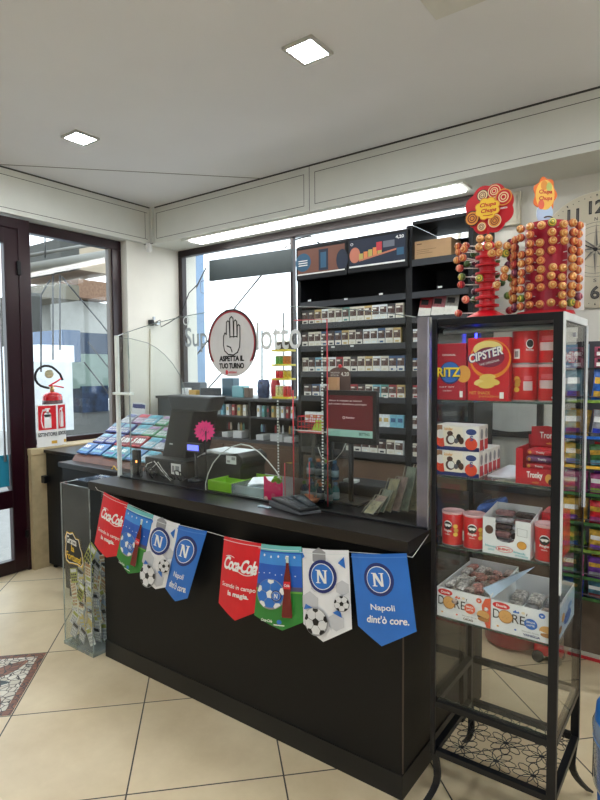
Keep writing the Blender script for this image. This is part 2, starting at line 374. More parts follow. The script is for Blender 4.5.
# ================================================================ OUTSIDE
bx('ground', M('asphalt', (150, 148, 144), .9), None, -30, 12, -12, 30, -.3, -.12, kind='structure')
BEIGE = M('beige_facade', (158, 144, 124), .9); DGREY = M('dark_facade', (66, 66, 62), .9); BRICK = M('brick_facade', (124, 96, 76), .9, var=.2, scale=20)
def extbox(name, m, px0, py0, px1, py1, x, depth, label, cat, parent=None):
    a = at(px0, py0, x=x); b = at(px1, py0, x=x); c = at((px0+px1)/2, py1, x=x)
    return bx(name, m, parent, x-depth, x, a.y, b.y, c.z, (a.z+b.z)/2, label=label, cat=cat)
def grp(name, lab, cat, loc): return thing(name, lab, cat, loc)
g = grp('apartment_building', 'beige house with a brick band seen through the left window', 'building', at(92, 400, x=-12))
g.location.z = 0
extbox('wall', BEIGE, 78, 240, 112, 262, -12, 3, None, None, g).data
extbox('brick_band', BRICK, 78, 281, 112, 299, -11.95, 3, None, None, g)
extbox('upper_wall', BEIGE, 78, 262, 112, 272, -12, 3, None, None, g)
extbox('lower_wall', M('pale_facade', (150, 150, 144), .9), 50, 301, 112, 345, -12.3, 3, None, None, g)
extbox('foundation', DGREY, 50, 345, 112, 400, -12.3, 3, None, None, g)
g = grp('dark_building', 'dark grey building end with a concrete ledge in the left window', 'building', at(66, 400, x=-11)); g.location.z = 0
extbox('wall', DGREY, 60, 240, 79, 268, -11, 2, None, None, g)
extbox('lower_wall', M('olive_facade', (104, 98, 84), .9), 53, 284, 79, 299, -11, 2, None, None, g)
extbox('plinth', DGREY, 31, 293, 41, 372, -10.5, 2, None, None, g)
AW = M('awning_grey', (124, 122, 114), .6)
g = thing('awning', 'rolled pale awning with grey arms outside the left window', 'awning', tuple(at(60, 270, x=-5.6)))
p, q = at(22, 270, x=-5.6), at(118, 253, x=-5.6)
MB().tube([(p.x, p.y, p.z), (q.x, q.y, q.z)], .055, 12).build('roll', AW, g)
p, q = at(22, 257, x=-5.65), at(118, 240, x=-5.65)
MB().tube([p, q], .02, 8).build('rail', M('rail_grey', (110, 108, 102), .5), g)
DM = M('dark_arm', (58, 58, 60), .5)
for (a, b, c_, d_) in ((62, 277, 100, 322), (100, 322, 118, 345), (50, 280, 41, 295), (41, 295, 41, 372), (53, 275, 53, 360), (60, 275, 60, 350), (45, 231, 45, 258), (88, 342, 112, 372), (84, 362, 112, 398)):
    MB().tube([at(a, b, x=-5.6), at(c_, d_, x=-5.6)], .008, 8).build('arm', DM, g)
g = grp('delivery_van', 'white panel van parked outside the left window', 'van', at(50, 430, x=-7.2)); g.location.z = 0
extbox('body', M('van_white', (206, 210, 212), .35), 26, 362, 72, 432, -7.2, 1.8, None, None, g)
extbox('cab', M('van_cab', (228, 232, 236), .35), 40, 345, 74, 362, -7.3, 1.5, None, None, g)
extbox('windscreen', M('van_glass', (60, 82, 110), .2), 62, 330, 80, 362, -7.6, 1, None, None, g)
for px in (36, 62):
    c = at(px, 434, x=-7.18); MB().lathe([(.05, -.1), (.3, -.1), (.33, -.07), (.33, .07), (.3, .1), (.05, .1)], (c.x-.1, c.y, .21), axis='x').build('wheel', BLACKP, g)
hd_ = grp('shop_hoarding', 'blue grey shop front with posters across the street in the left window', 'shop front', at(94, 440, x=-7.9)); hd_.location.z = -.12
extbox('fascia', M('fascia_slate', (54, 66, 84), .6), 70, 333, 112, 354, -7.9, .3, None, None, hd_)
extbox('pale_panel', M('pale_green_panel', (130, 146, 134), .6), 70, 354, 112, 388, -7.9, .3, None, None, hd_)
extbox('poster', M('poster_navy', (34, 48, 72), .5, var=.8, scale=6), 82, 386, 108, 412, -7.85, .3, None, None, hd_)
extbox('plinth', M('plinth_grey', (110, 110, 106), .6), 70, 412, 112, 445, -7.9, .3, None, None, hd_)
# behind the back window
g = thing('folding_awning', 'dark folding awning arms crossing outside the back window', 'awning', tuple(at(240, 300, y=4.7)))
for (a, b, c_, d_) in ((264, 272, 181, 374), (240, 353, 205, 392), (262, 330, 262, 400), (310, 236, 320, 244), (285, 248, 293, 240), (293, 240, 310, 236), (206, 268, 190, 300), (190, 300, 181, 318)):
    MB().tube([at(a, b, y=4.7), at(c_, d_, y=4.7)], .009, 8).build('arm', DM, g)
bx('neighbouring_wall', M('blue_white_wall', (120, 142, 168), .8), None, at(178, 300, y=6).x-1.5, at(190, 300, y=6).x, 6, 6.3, -.12, 4.2, label='pale blue grey wall outside at the left edge of the back window', cat='wall')
# ================================================================ COUNTER
ct = thing('shop_counter', 'long black shop counter with a string of football pennants across its front', 'counter', (-1.8, 2.1, 0))
bx('body', BLACKLAM, ct, -2.72, -.90, 1.84, 2.42, .085, .955, bevel=.002)
bx('return_body', BLACKLAM, ct, -1.3, -.88, 2.42, 2.67, 0, .955, bevel=.002); bx('return_top', BLACKTOP, ct, -1.32, -.845, 2.5, 2.69, .955, 1.0, bevel=.002)
bx('plinth', M('dark_plinth', (8, 10, 14), .4), ct, -2.725, -.895, 1.835, 2.42, 0, .095, bevel=.001)
bx('worktop', BLACKTOP, ct, -2.755, -.845, 1.775, 2.5, .955, 1.0, bevel=.002)
bx('side_edge_strip', M('brown_edge_strip', (84, 70, 60), .5), ct, -.8985, -.8955, 1.841, 1.846, .1, .95)
# wing behind, towards the door
wg = thing('side_counter', 'dark side counter between the door wall and the main counter', 'counter', (-3.2, 2.6, 0))
bx('body', BLACKLAM, wg, -3.70, -2.80, 2.185, 2.95, .06, .93, bevel=.003)
bx('plinth', BLACKP, wg, -3.68, -2.82, 2.2, 2.93, 0, .06)
bx('worktop', BLACKTOP, wg, -3.72, -2.78, 2.165, 2.97, .93, .965, bevel=.003)
cb = thing('black_cabinet', 'narrow black cabinet against the stone low wall beside the door', 'cabinet', (-4.1, 2.65, 0))
bx('body', BLACKLAM, cb, -4.37, -3.74, 2.44, 2.95, .03, .945, bevel=.004)
bx('top', BLACKTOP, cb, -4.38, -3.735, 2.425, 2.96, .945, .97, bevel=.003)
MB().box(-4.385, -4.33, 2.40, 2.44, .70, .76).build('lock', BLACKMETAL, cb, bevel=.006)
for fx_, fy_ in ((-4.34, 2.46), (-3.8, 2.46), (-4.34, 2.9), (-3.8, 2.9)): bx('foot', BLACKP, cb, fx_, fx_+.03, fy_, fy_+.03, 0, .03)
# ---------------------------------------------------------------- acrylic bin with scratch tickets
bn = thing('acrylic_bin', 'tall clear acrylic bin of used scratch tickets at the counter end', 'bin', (-2.91, 1.93, 0))
X0, X1, Y0, Y1, ZT = -3.05, -2.765, 1.785, 2.06, .955
T = .006
MB().box(X0, X1, Y0, Y0+T, .02, ZT).box(X0, X1, Y1-T, Y1, .02, ZT).box(X0, X0+T, Y0+T, Y1-T, .02, ZT).box(X1-T, X1, Y0+T, Y1-T, .02, ZT).build('walls', ACRYL, bn)
MB().box(X0-.004, X1+.004, Y0-.004, Y1+.004, 0, .02).build('base', EDGE, bn)
e = .004
em = MB()
for x in (X0, X1-e):
    for y in (Y0, Y1-e): em.box(x-.0005, x+e+.0005, y-.0005, y+e+.0005, .02, ZT)
em.box(X0, X1, Y0-.001, Y0+T, ZT, ZT+.003).box(X0, X1, Y1-T, Y1, ZT, ZT+.003).box(X0, X0+T, Y0, Y1, ZT, ZT+.003).box(X1-T, X1, Y0, Y1, ZT, ZT+.003)
em.build('edges', EDGE, bn)
lid = MB().box(X0+.001, X1-.001, Y0+.09, Y1-.001, ZT+.003, ZT+.008).build('lid', ACRYL, bn)
q_ = at(65.5, 562, y=Y0); a = front(q_.x, Y0, q_.z, .185, .185)
blob = [(.0, .25), (.05, .62), (.02, .8), (.12, 1.0), (.3, .98), (.45, 1.03), (.62, .86), (.78, .86), (.85, .62), (.95, .45), (1.0, .12), (.9, -.02), (.7, .03), (.4, .02), (.2, .0), (.06, .06)]
a.poly(blob, YELP).poly([(.5+(x-.5)*.95, .5+(y-.5)*.94) for x, y in blob], WHITE).poly([(.5+(x-.5)*.9, .5+(y-.5)*.89) for x, y in blob], BLACKP)
a.text('Gratta', .1, .66, .55, .24, WHITE, bold=.02, rot=-.1).text('la', .35, .42, .17, .2, YELP, bold=.02, rot=-.1).text('Fortuna!', .08, .16, .8, .24, YELP, bold=.02, rot=-.1)
a.done(bn, 'lettering')
TK = [WHITE, M('ticket_cream', (236, 232, 210), .6), M('ticket_lime', (186, 190, 96), .6), M('ticket_yellow', (210, 192, 120), .6), M('ticket_grey', (176, 178, 184), .6), M('ticket_orange', (196, 150, 110), .6), M('ticket_black', (40, 40, 44), .6), M('ticket_pale_blue', (180, 196, 214), .6)]
tkn = {0: 'white', 1: 'cream', 2: 'lime green', 3: 'yellow', 4: 'grey', 5: 'orange', 6: 'black', 7: 'pale blue'}
def ticket(cx, cy, cz, w, h, ax, az, tilt, ci, lab=None):
    u = Vector((math.cos(az), math.sin(az), 0)); v = Vector((-math.sin(az)*math.sin(tilt), math.cos(az)*math.sin(tilt), math.cos(tilt)))
    u2 = u*math.cos(ax)+v*math.sin(ax); v2 = v*math.cos(ax)-u*math.sin(ax)
    c = Vector((cx, cy, cz)); n = u2.cross(v2)
    m = MB(); m.m(TK[ci]).prism([c-u2*w/2-v2*h/2, c+u2*w/2-v2*h/2, c+u2*w/2+v2*h/2, c-u2*w/2+v2*h/2], n*.0012)
    # printed bands and scratch fields
    A = Art(c-u2*w/2-v2*h/2-n*0, u2*w, v2*h, -n if n.y > 0 else n)
    if n.y <= 0: A.o += n*.0013
    A.rect(.08, .72, .92, .93, TK[(ci*3+2) % 8]); A.col(TK[(ci+4) % 8])
    for i in range(3):
        for j in range(3): A.rect(.12+.27*i, .12+.19*j, .32+.27*i, .25+.19*j)
    ob = m.build('scratch_ticket', None, None, label=lab or 'used scratch ticket among the heap inside the clear acrylic bin', cat='ticket', group='used scratch tickets in the acrylic bin')
    A.done(ob, 'printed_pattern'); return ob
k = 0
for lay in range(5):
    for row in range(7):
        for c_ in range(3):
            zz = .09+row*.062+random.uniform(-.015, .02)
            if lay == 0 and row > 5 and c_ == 0: continue
            cx = X0+.062+c_*.075+random.uniform(-.008, .008); cy = Y0+.03+lay*.05
            w_, h_ = random.choice(((.055, .10), (.06, .085), (.05, .11)))
            ticket(cx, cy, zz, w_, h_, random.uniform(-.55, .55), random.uniform(-.12, .12), random.uniform(-.15, .15), random.choice((0, 0, 0, 1, 1, 1, 2, 4, 4, 4, 3, 7)))
ticket(X1-.055, Y0+.03, .565, .07, .15, -.6, .0, .0, 2, 'lime green ticket leaning diagonally on top of the heap in the acrylic bin')
ticket(X0+.12, Y0+.04, .50, .05, .13, .9, .0, .1, 4, 'grey ticket lying across the top left of the heap in the acrylic bin')
# ---------------------------------------------------------------- pennants
PURE = {}
def pole(p): return p
FLAGS = [
 ('red', (104, 491.7), (128, 503), (116.5, 556), (95, 543.5), (108, 557.5)),
 ('photo', (128, 504), (154, 515), (141.5, 572), (117, 556), (130, 573.5)),
 ('white', (154, 515), (180, 524), (166, 587), (141, 575), (158, 589)),
 ('blue', (179, 525), (207.3, 531), (188, 598), (165, 588), (179, 601)),
 ('red', (224.8, 536), (262, 543.5), (254.8, 612.8), (218.8, 602.8), (239, 620)),
 ('photo', (262, 543.5), (302, 546.5), (304, 622), (254.8, 614.5), (286, 630)),
 ('white', (303, 548), (349, 550), (352, 629), (304.5, 623), (327, 641)),
 ('blue', (352, 553), (407, 553), (417, 631), (359, 625), (384, 645)),
]
FY = 1.766
def flag(k, kind, TL, TR, BR, BL, TIP):
    tl, tr, br, bl, tip = [at(*p, y=FY) for p in (TL, TR, BR, BL, TIP)]
    side = 'left' if k < 4 else 'right'
    def fn(x, y):           # x 0..1 across, y 1 at the string .. 0 at the lower corners, negative in the tip
        top = tl.lerp(tr, x); bot = bl.lerp(br, x); p = bot.lerp(top, y)
        p = p.copy(); p.y = FY-.010*math.sin(PI*min(1, max(0, x)))-.003*(1-y)*math.cos(x*4+k)-.0006*k
        return p
    # tip in flag coordinates
    ax = (bl.lerp(br, .5)); hgt = (tl-bl).length; wid = (tr-tl).length
    tx = ((tip-bl).dot(br-bl))/((br-bl).length_squared); ty = -((bl.lerp(br, tx)-tip).length)/hgt
    A = Art((0, 0, 0), (1, 0, 0), (0, 0, 1), (0, -1, 0), step=.0007, start=0)
    outline = [(0, 1), (0, 0), (tx, ty), (1, 0), (1, 1)]
    asp = wid/hgt       # x unit is asp times shorter than y unit
    RD = M('pennant_red', (218, 24, 40), .38); BL_ = M('pennant_blue', (40, 112, 200), .38); SKY = M('pennant_sky', (30, 90, 190), .4)
    def badge(cx, cy, r):
        A.ell(cx, cy, r/asp, r, NAVY).ell(cx, cy, r*.80/asp, r*.80, WHITE).ell(cx, cy, r*.75/asp, r*.75, BL_)
        w = r*.82; h = r*.8; b = r*.17; x0, x1 = cx-w/2/asp, cx+w/2/asp; y0, y1 = cy-h/2, cy+h/2; bb = b/asp
        A.col(WHITE)
        A.poly([(x0+.5*bb, y0), (x0+1.3*bb, y0), (x0+1.3*bb, y1), (x0+.5*bb, y1)]); A.poly([(x1-1.3*bb, y0), (x1-.5*bb, y0), (x1-.5*bb, y1), (x1-1.3*bb, y1)])
        A.poly([(x0+.2*bb, y1), (x0+1.7*bb, y1), (x1-.5*bb, y0), (x1-1.5*bb, y0)])
        for (xa, ya) in ((x0, y0), (x1-2*bb, y1-.3*b)): A.rect(xa, ya, xa+1.9*bb, ya+.3*b)
        A.rect(x0-.2*bb, y1-.3*b, x0+1*bb, y1)
    def ball(cx, cy, r, c1, c2, patches=True):
        A.ell(cx, cy, r/asp, r, GREYP).ell(cx-.04*r, cy+.05*r, r*.93/asp, r*.93, c1)
        A.col(c2)
        def pent(px, py, s, a=PI/2): A.poly([(cx+(px+s*math.cos(a+2*PI*q/5))*r/asp, cy+(py+s*math.sin(a+2*PI*q/5))*r) for q in range(5)])
        pent(0, 0, .3)
        for q in range(5):
            aa = PI/2+2*PI*q/5
            A.poly([(cx+rr*math.cos(aa+da)*r/asp, cy+rr*math.sin(aa+da)*r) for rr, da in ((.66, 0), (.82, .28), (.97, .22), (.97, -.22), (.82, -.28))])
        A.col(BLACKP if c2 is BLACKP else GREYP)
        for q in range(5):
            aa = PI/2+2*PI*q/5
            A.line([(cx+.3*math.cos(aa)*r/asp, cy+.3*math.sin(aa)*r), (cx+.68*math.cos(aa)*r/asp, cy+.68*math.sin(aa)*r)], r*.03)
    if kind == 'red':
        A.poly(outline, RD); lab = 'red pennant with white script, %s on the string' % ('first from the left end' if k == 0 else 'first after the gap')
        A.text('Coca-Cola', .5, .54, .90, .20, WHITE, bold=.035, shear=.36, align='c', space=.84, rot=.0)
        A.line([(.12+.76*q/14, .545+.03*math.sin(q*.45-.2)) for q in range(6, 15)], .012)
        A.line([(.12+.5*q/10, .73+.02*math.sin(q*.6)) for q in range(0, 6)], .01)
        A.text('Scende in campo', .08, .27, .90, .085, WHITE, bold=.012)
        A.text('la magia.', .28, .155, .56, .095, WHITE, bold=.035)
    elif kind == 'photo':
        A.poly(outline, M('pitch_green', (46, 132, 52), .4)); lab = 'stadium pennant with a football and cola bottle, %s on the string' % ('second from the left end' if k == 1 else 'second after the gap')
        A.rect(0, .92, 1, 1, M('stand_teal', (110, 190, 190), .4)).rect(0, .42, 1, .92, SKY).rect(0, .74, 1, .90, M('sky_light', (60, 140, 220), .4)).rect(0, .40, 1, .46, M('crowd', (90, 84, 120), .5)).rect(0, .375, 1, .40, M('pitch_light', (110, 176, 70), .5))
        A.col(WHITE)
        for q in range(5): A.ell(.14+.18*q, .86-.015*(q % 2), .018/asp*.8, .018, n=8)
        for q in range(7): A.rect(.02+.14*q, .6+.01*(q % 3), .045+.14*q, .615+.01*(q % 3))
        ball(.36, .34, .21, BL_, WHITE); badge(.50, .33, .075)
        BOT = M('cola_bottle', (110, 26, 24), .25); GL = M('bottle_glass', (190, 210, 205), .3)
        bc = .73
        A.col(BOT); prof = [(.0, .105), (.03, .115), (.2, .10), (.33, .075), (.42, .095), (.55, .08), (.66, .045), (.74, .035)]
        for (za, wa), (zb, wb) in zip(prof, prof[1:]):
            A.poly([(bc-wa*.85, .05+za), (bc+wa*.85, .05+za), (bc+wb*.85, .05+zb), (bc-wb*.85, .05+zb)])
        A.rect(bc-.03, .79, bc+.03, .87, GL).rect(bc-.035, .87, bc+.035, .885, WHITE).rect(bc-.07, .44, bc+.07, .54, RD).text('Cola', bc, .47, .11, .04, WHITE, align='c', bold=.02)
        A.text('Coca-Cola', .22, -.03, .24, .04, WHITE, bold=.03, shear=.3); A.ell(.6, -.01, .03/asp, .03, BL_); A.rect(.5, -.06, .7, -.045, WHITE)
    elif kind == 'white':
        A.poly(outline, M('pennant_white', (232, 232, 234), .4)); lab = 'white pennant with round N badge and footballs, %s on the string' % ('third from the left end' if k == 2 else 'third after the gap')
        HX = M('hex_grey', (196, 197, 202), .45)
        def hexa(cx, cy, r, m=HX): A.poly([(cx+r*math.cos(PI/6+q*PI/3)/asp, cy+r*math.sin(PI/6+q*PI/3)) for q in range(6)], m)
        hexa(.40, .91, .12, M('hex_dark', (150, 150, 152), .45)); hexa(.86, .52, .10); hexa(.18, .30, .15); hexa(.72, .08, .12); hexa(.30, .52, .07)
        A.poly([(.80, .84), (.92, .92), (.94, .77)], BL_).poly([(.03, .20), (.24, .24), (.08, .28)]).poly([(.66, .20), (.84, .14), (.80, .25)]).poly([(0, .97), (.07, .90), (.0, .86)])
        badge(.47, .66, .215)
        ball(.32, .065, .185, M('ball_white', (225, 225, 226), .4), BLACKP); ball(.86, .33, .105, M('ball_white', (225, 225, 226), .4), BLACKP)
    else:
        A.poly(outline, BL_); lab = 'blue pennant with white N badge and slogan, %s on the string' % ('fourth from the left end' if k == 3 else 'last at the right end')
        badge(.48, .66, .225)
        A.text('Napoli', .50, .225, .42, .105, WHITE, bold=.015, align='l' if 0 else 'c')
        A.text("dint'ò core.", .55, .075, .72, .105, WHITE, bold=.025, shear=.2, align='c')
        A.col(M('pennant_pale_blue', (70, 130, 208), .4)).rect(0, .95, 1, .965)  # paler blue band across the top of the pennant
    if kind != 'blue': A.rect(0, .955, 1, .963, M('stitch_white', (220, 225, 228), .5))
    # cut, bend and give it thickness
    bm = A.bm
    for q in range(1, 8):
        bmesh.ops.bisect_plane(bm, geom=bm.verts[:]+bm.edges[:]+bm.faces[:], plane_co=(q/8, 0, 0), plane_no=(1, 0, 0))
    for q in range(-1, 6):
        bmesh.ops.bisect_plane(bm, geom=bm.verts[:]+bm.edges[:]+bm.faces[:], plane_co=(0, 0, q/6), plane_no=(0, 0, 1))
    for v in bm.verts:
        L = -v.co.y; p = fn(v.co.x, v.co.z); v.co = Vector((p.x, p.y-L, p.z))
    mid = (tl+tr)/2
    ob = thing('pennant', lab, 'pennant', (mid.x, FY, mid.z), 'football pennants on the counter front')
    cloth = MB().m(A.mats[0])
    n = 8
    for x in range(n):
        def lo(xx): return ty*(1-abs(xx-tx)/(tx if xx < tx else 1-tx)) if 0 < tx < 1 else 0
        for s_ in (0, 1):
            pts = [(x/n, 1), (x/n, lo(x/n)), ((x+1)/n, lo((x+1)/n)), ((x+1)/n, 1)]
            cloth.face([fn(*p)+Vector((0, .0006 if s_ == 0 else .0016, 0)) for p in pts])
    cloth.build('cloth', None, ob); A.done(ob, 'printed_artwork')
for k, f_ in enumerate(FLAGS): flag(k, *f_)
SP = [(97.5, 490), (104, 492.5), (128, 504), (154, 515.2), (180, 525), (207, 531.5), (225, 536.7), (262, 544.2), (303, 548.3), (350, 552), (407, 556), (412.5, 557.5)]
pts = [at(*p, y=1.7715) for p in SP]
pts = [at(95.5, 487, y=1.7735)]+pts
MB().tube(pts+[at(428.5, 534.5, x=-.842)], .0013, 6).build('string', M('white_string', (226, 226, 222), .7), None, label='thin white string holding the football pennants along the counter front', cat='string')
# ================================================================ SNEEZE SCREEN
SY = 1.955
sn = thing('acrylic_screen', 'clear acrylic screen with an arched top standing along the counter', 'screen', (-1.8, SY, 1.0))
def top(x): t = (x+1.82)/.91; return 1.885-.092*t*t
xs = [-2.712+1.808*i/24 for i in range(25)]
m = MB()
for a_, b_ in zip(xs, xs[1:]):
    m.hexa([(a_, SY, 1.0), (b_, SY, 1.0), (b_, SY+.004, 1.0), (a_, SY+.004, 1.0)], [(a_, SY, top(a_)), (b_, SY, top(b_)), (b_, SY+.004, top(b_)), (a_, SY+.004, top(a_))])
bmesh.ops.remove_doubles(m.bm, verts=m.bm.verts[:], dist=1e-5)
bmesh.ops.delete(m.bm, geom=[f for f in m.bm.faces if len({round(v.co.x, 4) for v in f.verts}) == 1 and xs[0]+.01 < f.verts[0].co.x < xs[-1]-.01], context='FACES')
pane = m.build('pane', ACRYL, sn)
MB().tube([(x, SY+.002, top(x)+.0015) for x in xs], .0022, 6).build('top_edge', EDGE, sn)
MB().box(-2.735, -2.715, SY-.006, SY+.014, 1.0, 1.80).build('edge_post', M('frosted_edge', (232, 238, 236), .3), sn, bevel=.003)
q_ = at(128, 394, y=SY)
bx('bracket', M('frosted_edge', (232, 238, 236), .3), sn, -2.755, -2.60, SY-.012, SY+.02, q_.z-.006, q_.z+.008, bevel=.003)
MB().box(-2.62, -2.616, SY-.001, SY+.006, 1.0, 1.82).build('joint', EDGE, sn)
bx('base_channel', M('channel_black', (26, 26, 28), .35), sn, -2.71, -.85, SY-.008, SY+.014, 1.0, 1.008, bevel=.001)
g = sn
# thick right-hand end panel
PM = M('end_panel', (150, 146, 158), .12, metal=.7, var=.35, scale=5)
ep = thing('end_panel', 'thick silvery acrylic end panel at the right end of the counter screen', 'panel', (-.87, SY, 1.0))
MB().box(-.897, -.852, SY-.002, SY+.012, 1.0, 1.79).build('panel', PM, ep, bevel=.002)
MB().box(-.851, -.846, SY-.004, SY+.014, 1.0, 1.79).build('bright_edge', STEEL, ep)
# side wing with falling arc
wgp = thing('side_screen', 'clear acrylic side screen with a falling curved top at the left counter end', 'screen', (-2.73, 2.2, 1.0))
arc = [(1.975, 1.79), (2.06, 1.788), (2.18, 1.767), (2.25, 1.737), (2.31, 1.698), (2.37, 1.645), (2.427, 1.574), (2.46, 1.50), (2.475, 1.42), (2.48, 1.0)]
MB().prism([(-2.735, 1.975, 1.0)]+[(-2.735, y, z) for y, z in arc], (.004, 0, 0)).build('pane', ACRYL, wgp)
MB().tube([(-2.733, y, z+.001) for y, z in arc], .0022, 6).build('edge', EDGE, wgp)
# lettering on the screen
ltr = M('letter_pale', (214, 218, 220), .6); ltg = M('letter_grey', (158, 168, 174), .6)
A = front(-2.155, SY, 1.690, 1, 1); A.text('Super', 0, 0, .26, .125, ltg, bold=.01); A.text('Enalotto', .285, 0, .44, .125, ltr, bold=.01)
A.ring(.01, .16, .022, .022, .006, ltr); A.done(sn, 'lettering')
# round hand sign
os_ = thing('round_sign', 'round white sign with a raised hand asking to wait your turn', 'sign', (-1.832, SY-.008, 1.728))
cx, cz, rx, rz = -1.832, 1.728, .155, .158
MB().prism([(cx+rx*math.cos(2*PI*k/48), SY-.003, cz+rz*math.sin(2*PI*k/48)) for k in range(48)], (0, -.004, 0)).build('disc', M('sign_grey_white', (206, 205, 206), .45), os_)
A = front(cx, SY-.007, cz, rx, rx)
RG = M('sign_crimson', (150, 40, 52), .45); BK = M('sign_black', (44, 30, 34), .45)
A.ring(0, 0, 1.0, 1.015, .05, BK, 60, -.18*PI, 1.18*PI); A.ring(0, 0, .955, .97, .05, RG, 60, -.20*PI, 1.2*PI)
# hand outline
hp = [(-.30, .17), (-.31, -.10), (-.27, -.28), (-.12, -.40), (.08, -.42), (.24, -.34), (.32, -.18), (.34, .05), (.34, .46), (.29, .50), (.24, .46), (.23, .12), (.22, .60), (.17, .65), (.11, .60), (.10, .12), (.08, .70), (.02, .76), (-.05, .70), (-.05, .12), (-.07, .60), (-.12, .64), (-.18, .60), (-.19, .22), (-.25, .27), (-.30, .17)]
hp = [(x*1.05, y*.98+.05) for x, y in hp]
A.line(hp, .035, BLACKP); A.line([(-.18, -.08), (-.03, -.13), (.03, -.27)], .035)
A.line([(-.05, .19), (.24, .19)], .03)
A.text('ASPETTA IL', 0, -.55, 1.02, .17, BLACKP, bold=.045, align='c', space=.92).text('TUO TURNO', 0, -.77, 1.02, .17, BLACKP, bold=.045, align='c', space=.92)
A.text('B', -.24, -.95, .10, .13, REDP, bold=.05); A.text('etting', -.12, -.94, .34, .10, REDP, bold=.02)
A.done(os_)
# ================================================================ GLASS DISPLAY CASE
CX0, CX1, CY0, CY1, CZ0, CZ1 = -.79, -.372, 1.84, 2.235, .225, 1.77
cs = thing('display_case', 'tall black metal display case with glass shelves full of red snacks', 'display case', ((CX0+CX1)/2, (CY0+CY1)/2, 0))
p = .024
for x in (CX0, CX1-p):
    for y in (CY0, CY1-p):
        wp = .017 if x == CX0 else .028
        bx('post', BLACKMETAL, cs, x if x == CX0 else CX1-wp, x+wp if x == CX0 else CX1, y if y == CY0 else CY1-.02, y+(.012 if x == CX0 else .02) if y == CY0 else CY1, CZ0, CZ1, bevel=.002)
        sx_ = -1 if x == CX0 else 1; sy_ = -1 if y == CY0 else 1
        cx_, cy_ = x+p/2, y+p/2
        m = MB(); N_ = 9; prev = None
        for i in range(N_+1):
            t_ = i/N_; z = CZ0+.01-(CZ0-.002)*t_; off = -.012*math.sin(PI*t_)*(1 if t_ < .6 else 1)+.062*max(0, t_-.45)**1.6/.55**1.6
            w_ = .012 if t_ < .85 else .012
            c = Vector((cx_+sx_*off*.7, cy_+sy_*off*.9, z))
            ring = [c+Vector((a_*w_, b_*.006, 0)) for a_, b_ in ((-1, -1), (1, -1), (1, 1), (-1, 1))]
            if prev: m.hexa(prev, ring)
            prev = ring
        m.build('leg', BLACKMETAL, cs)
def rails(z0, z1, name='rail'):
    bx(name, BLACKMETAL, cs, CX0+p, CX1-p, CY0, CY0+p, z0, z1, bevel=.0015); bx(name, BLACKMETAL, cs, CX0+p, CX1-p, CY1-p, CY1, z0, z1, bevel=.0015)
    bx(name, BLACKMETAL, cs, CX0, CX0+p, CY0+p, CY1-p, z0, z1, bevel=.0015); bx(name, BLACKMETAL, cs, CX1-p, CX1, CY0+p, CY1-p, z0, z1, bevel=.0015)
rails(CZ0, CZ0+.022); rails(CZ1-.024, CZ1); rails(.405, .428)
bx('top_panel', BLACKMETAL, cs, CX0+p, CX1-p, CY0+p, CY1-p, CZ1-.008, CZ1-.002)
MB().tube([(CX0+p, CY0+.05, CZ1-.042), (CX1-p, CY0+.05, CZ1-.042)], .009, 10).build('lamp_tube', M('unlit_tube', (120, 124, 124), .3), cs)
# white strips paint in the lit side faces of posts and top rail
WT = M('lit_side_white', (224, 228, 230), .35, metal=.2)
bx('lit_side_strip', WT, cs, CX1, CX1+.004, CY0, CY0+.022, .9, CZ1); bx('lit_side_strip', WT, cs, CX1, CX1+.004, CY1-.02, CY1, 1.1, CZ1-.02)
bx('lit_side_strip', WT, cs, CX1, CX1+.004, CY0+.02, CY1-.02, CZ1-.024, CZ1)
SHZ = [1.493, 1.229, .983, .726, .430]
CGL = glassmat('case_glass', (.98, .99, .985), refl=.8); GE = glassmat('glass_edge', (.25, .36, .32), refl=2., haze=.2, hazecol=(.2, .32, .28))
for z in SHZ:
    sh = bx('shelf', CGL, cs, CX0+.004, CX1-.004, CY0+.026, CY1-.02, z-.006, z)
    bx('shelf_edge', GE, sh, CX0+p, CX1-p, CY0+.0245, CY0+.026, z-.006, z)
for q in ((CX0+.001, CX0+.005, CY0+p, CY1-p), (CX1-.005, CX1-.001, CY0+p, CY1-p), (CX0+p, CX1-p, CY1-.008, CY1-.004)):
    bx('glass_side', CGL, cs, *q, CZ0+.2, CZ1-.024)
# door glass, sliding groove
bx('glass_door', CGL, cs, CX0+p, CX1-p, CY0+.006, CY0+.010, .43, CZ1-.024)
bx('lock', STEEL, cs, CX1-.004, CX1+.006, CY0+.16, CY0+.175, 1.70, 1.715, bevel=.003)
# blue light strip on the rear left post
bx('light_strip', mat('blue_led', (.03, .04, 1), .5, var=0, emit=2.2), cs, CX0+p, CX0+p+.006, CY1-p-.008, CY1-p-.0005, 1.50, CZ1-.03)
# wrought flower grille
gr = MB()
nx, ny = 4, 4
gw, gd = (CX1-CX0-2*p), (CY1-CY0-2*p)
GZ = CZ0+.012
for i in range(3):
    for j in range(3):
        fxx = CX0+p+gw*(i+.5)/3; fyy = CY0+p+gd*(j+.5)/3; R_ = gw/6*.98
        for k in range(8):
            a_ = 2*PI*k/8+.2; out = []
            for q in range(11):
                t_ = q/10*2*PI; rr = R_*(.06+.52*(1-math.cos(t_)))
                wv = R_*.27*math.sin(t_)
                x_ = fxx+rr*math.cos(a_)-wv*math.sin(a_); y_ = fyy+rr*math.sin(a_)+wv*math.cos(a_)
                out.append((min(CX1-p, max(CX0+p, x_)), min(CY1-p, max(CY0+p, y_)), GZ))
            gr.tube(out, .0016, 4)
        gr.lathe([(.001, -.003), (.006, -.002), (.006, .002), (.001, .003)], (min(CX1-p-.006, fxx), fyy, GZ), n=8)
gr.build('flower_grille', BLACKMETAL, cs)
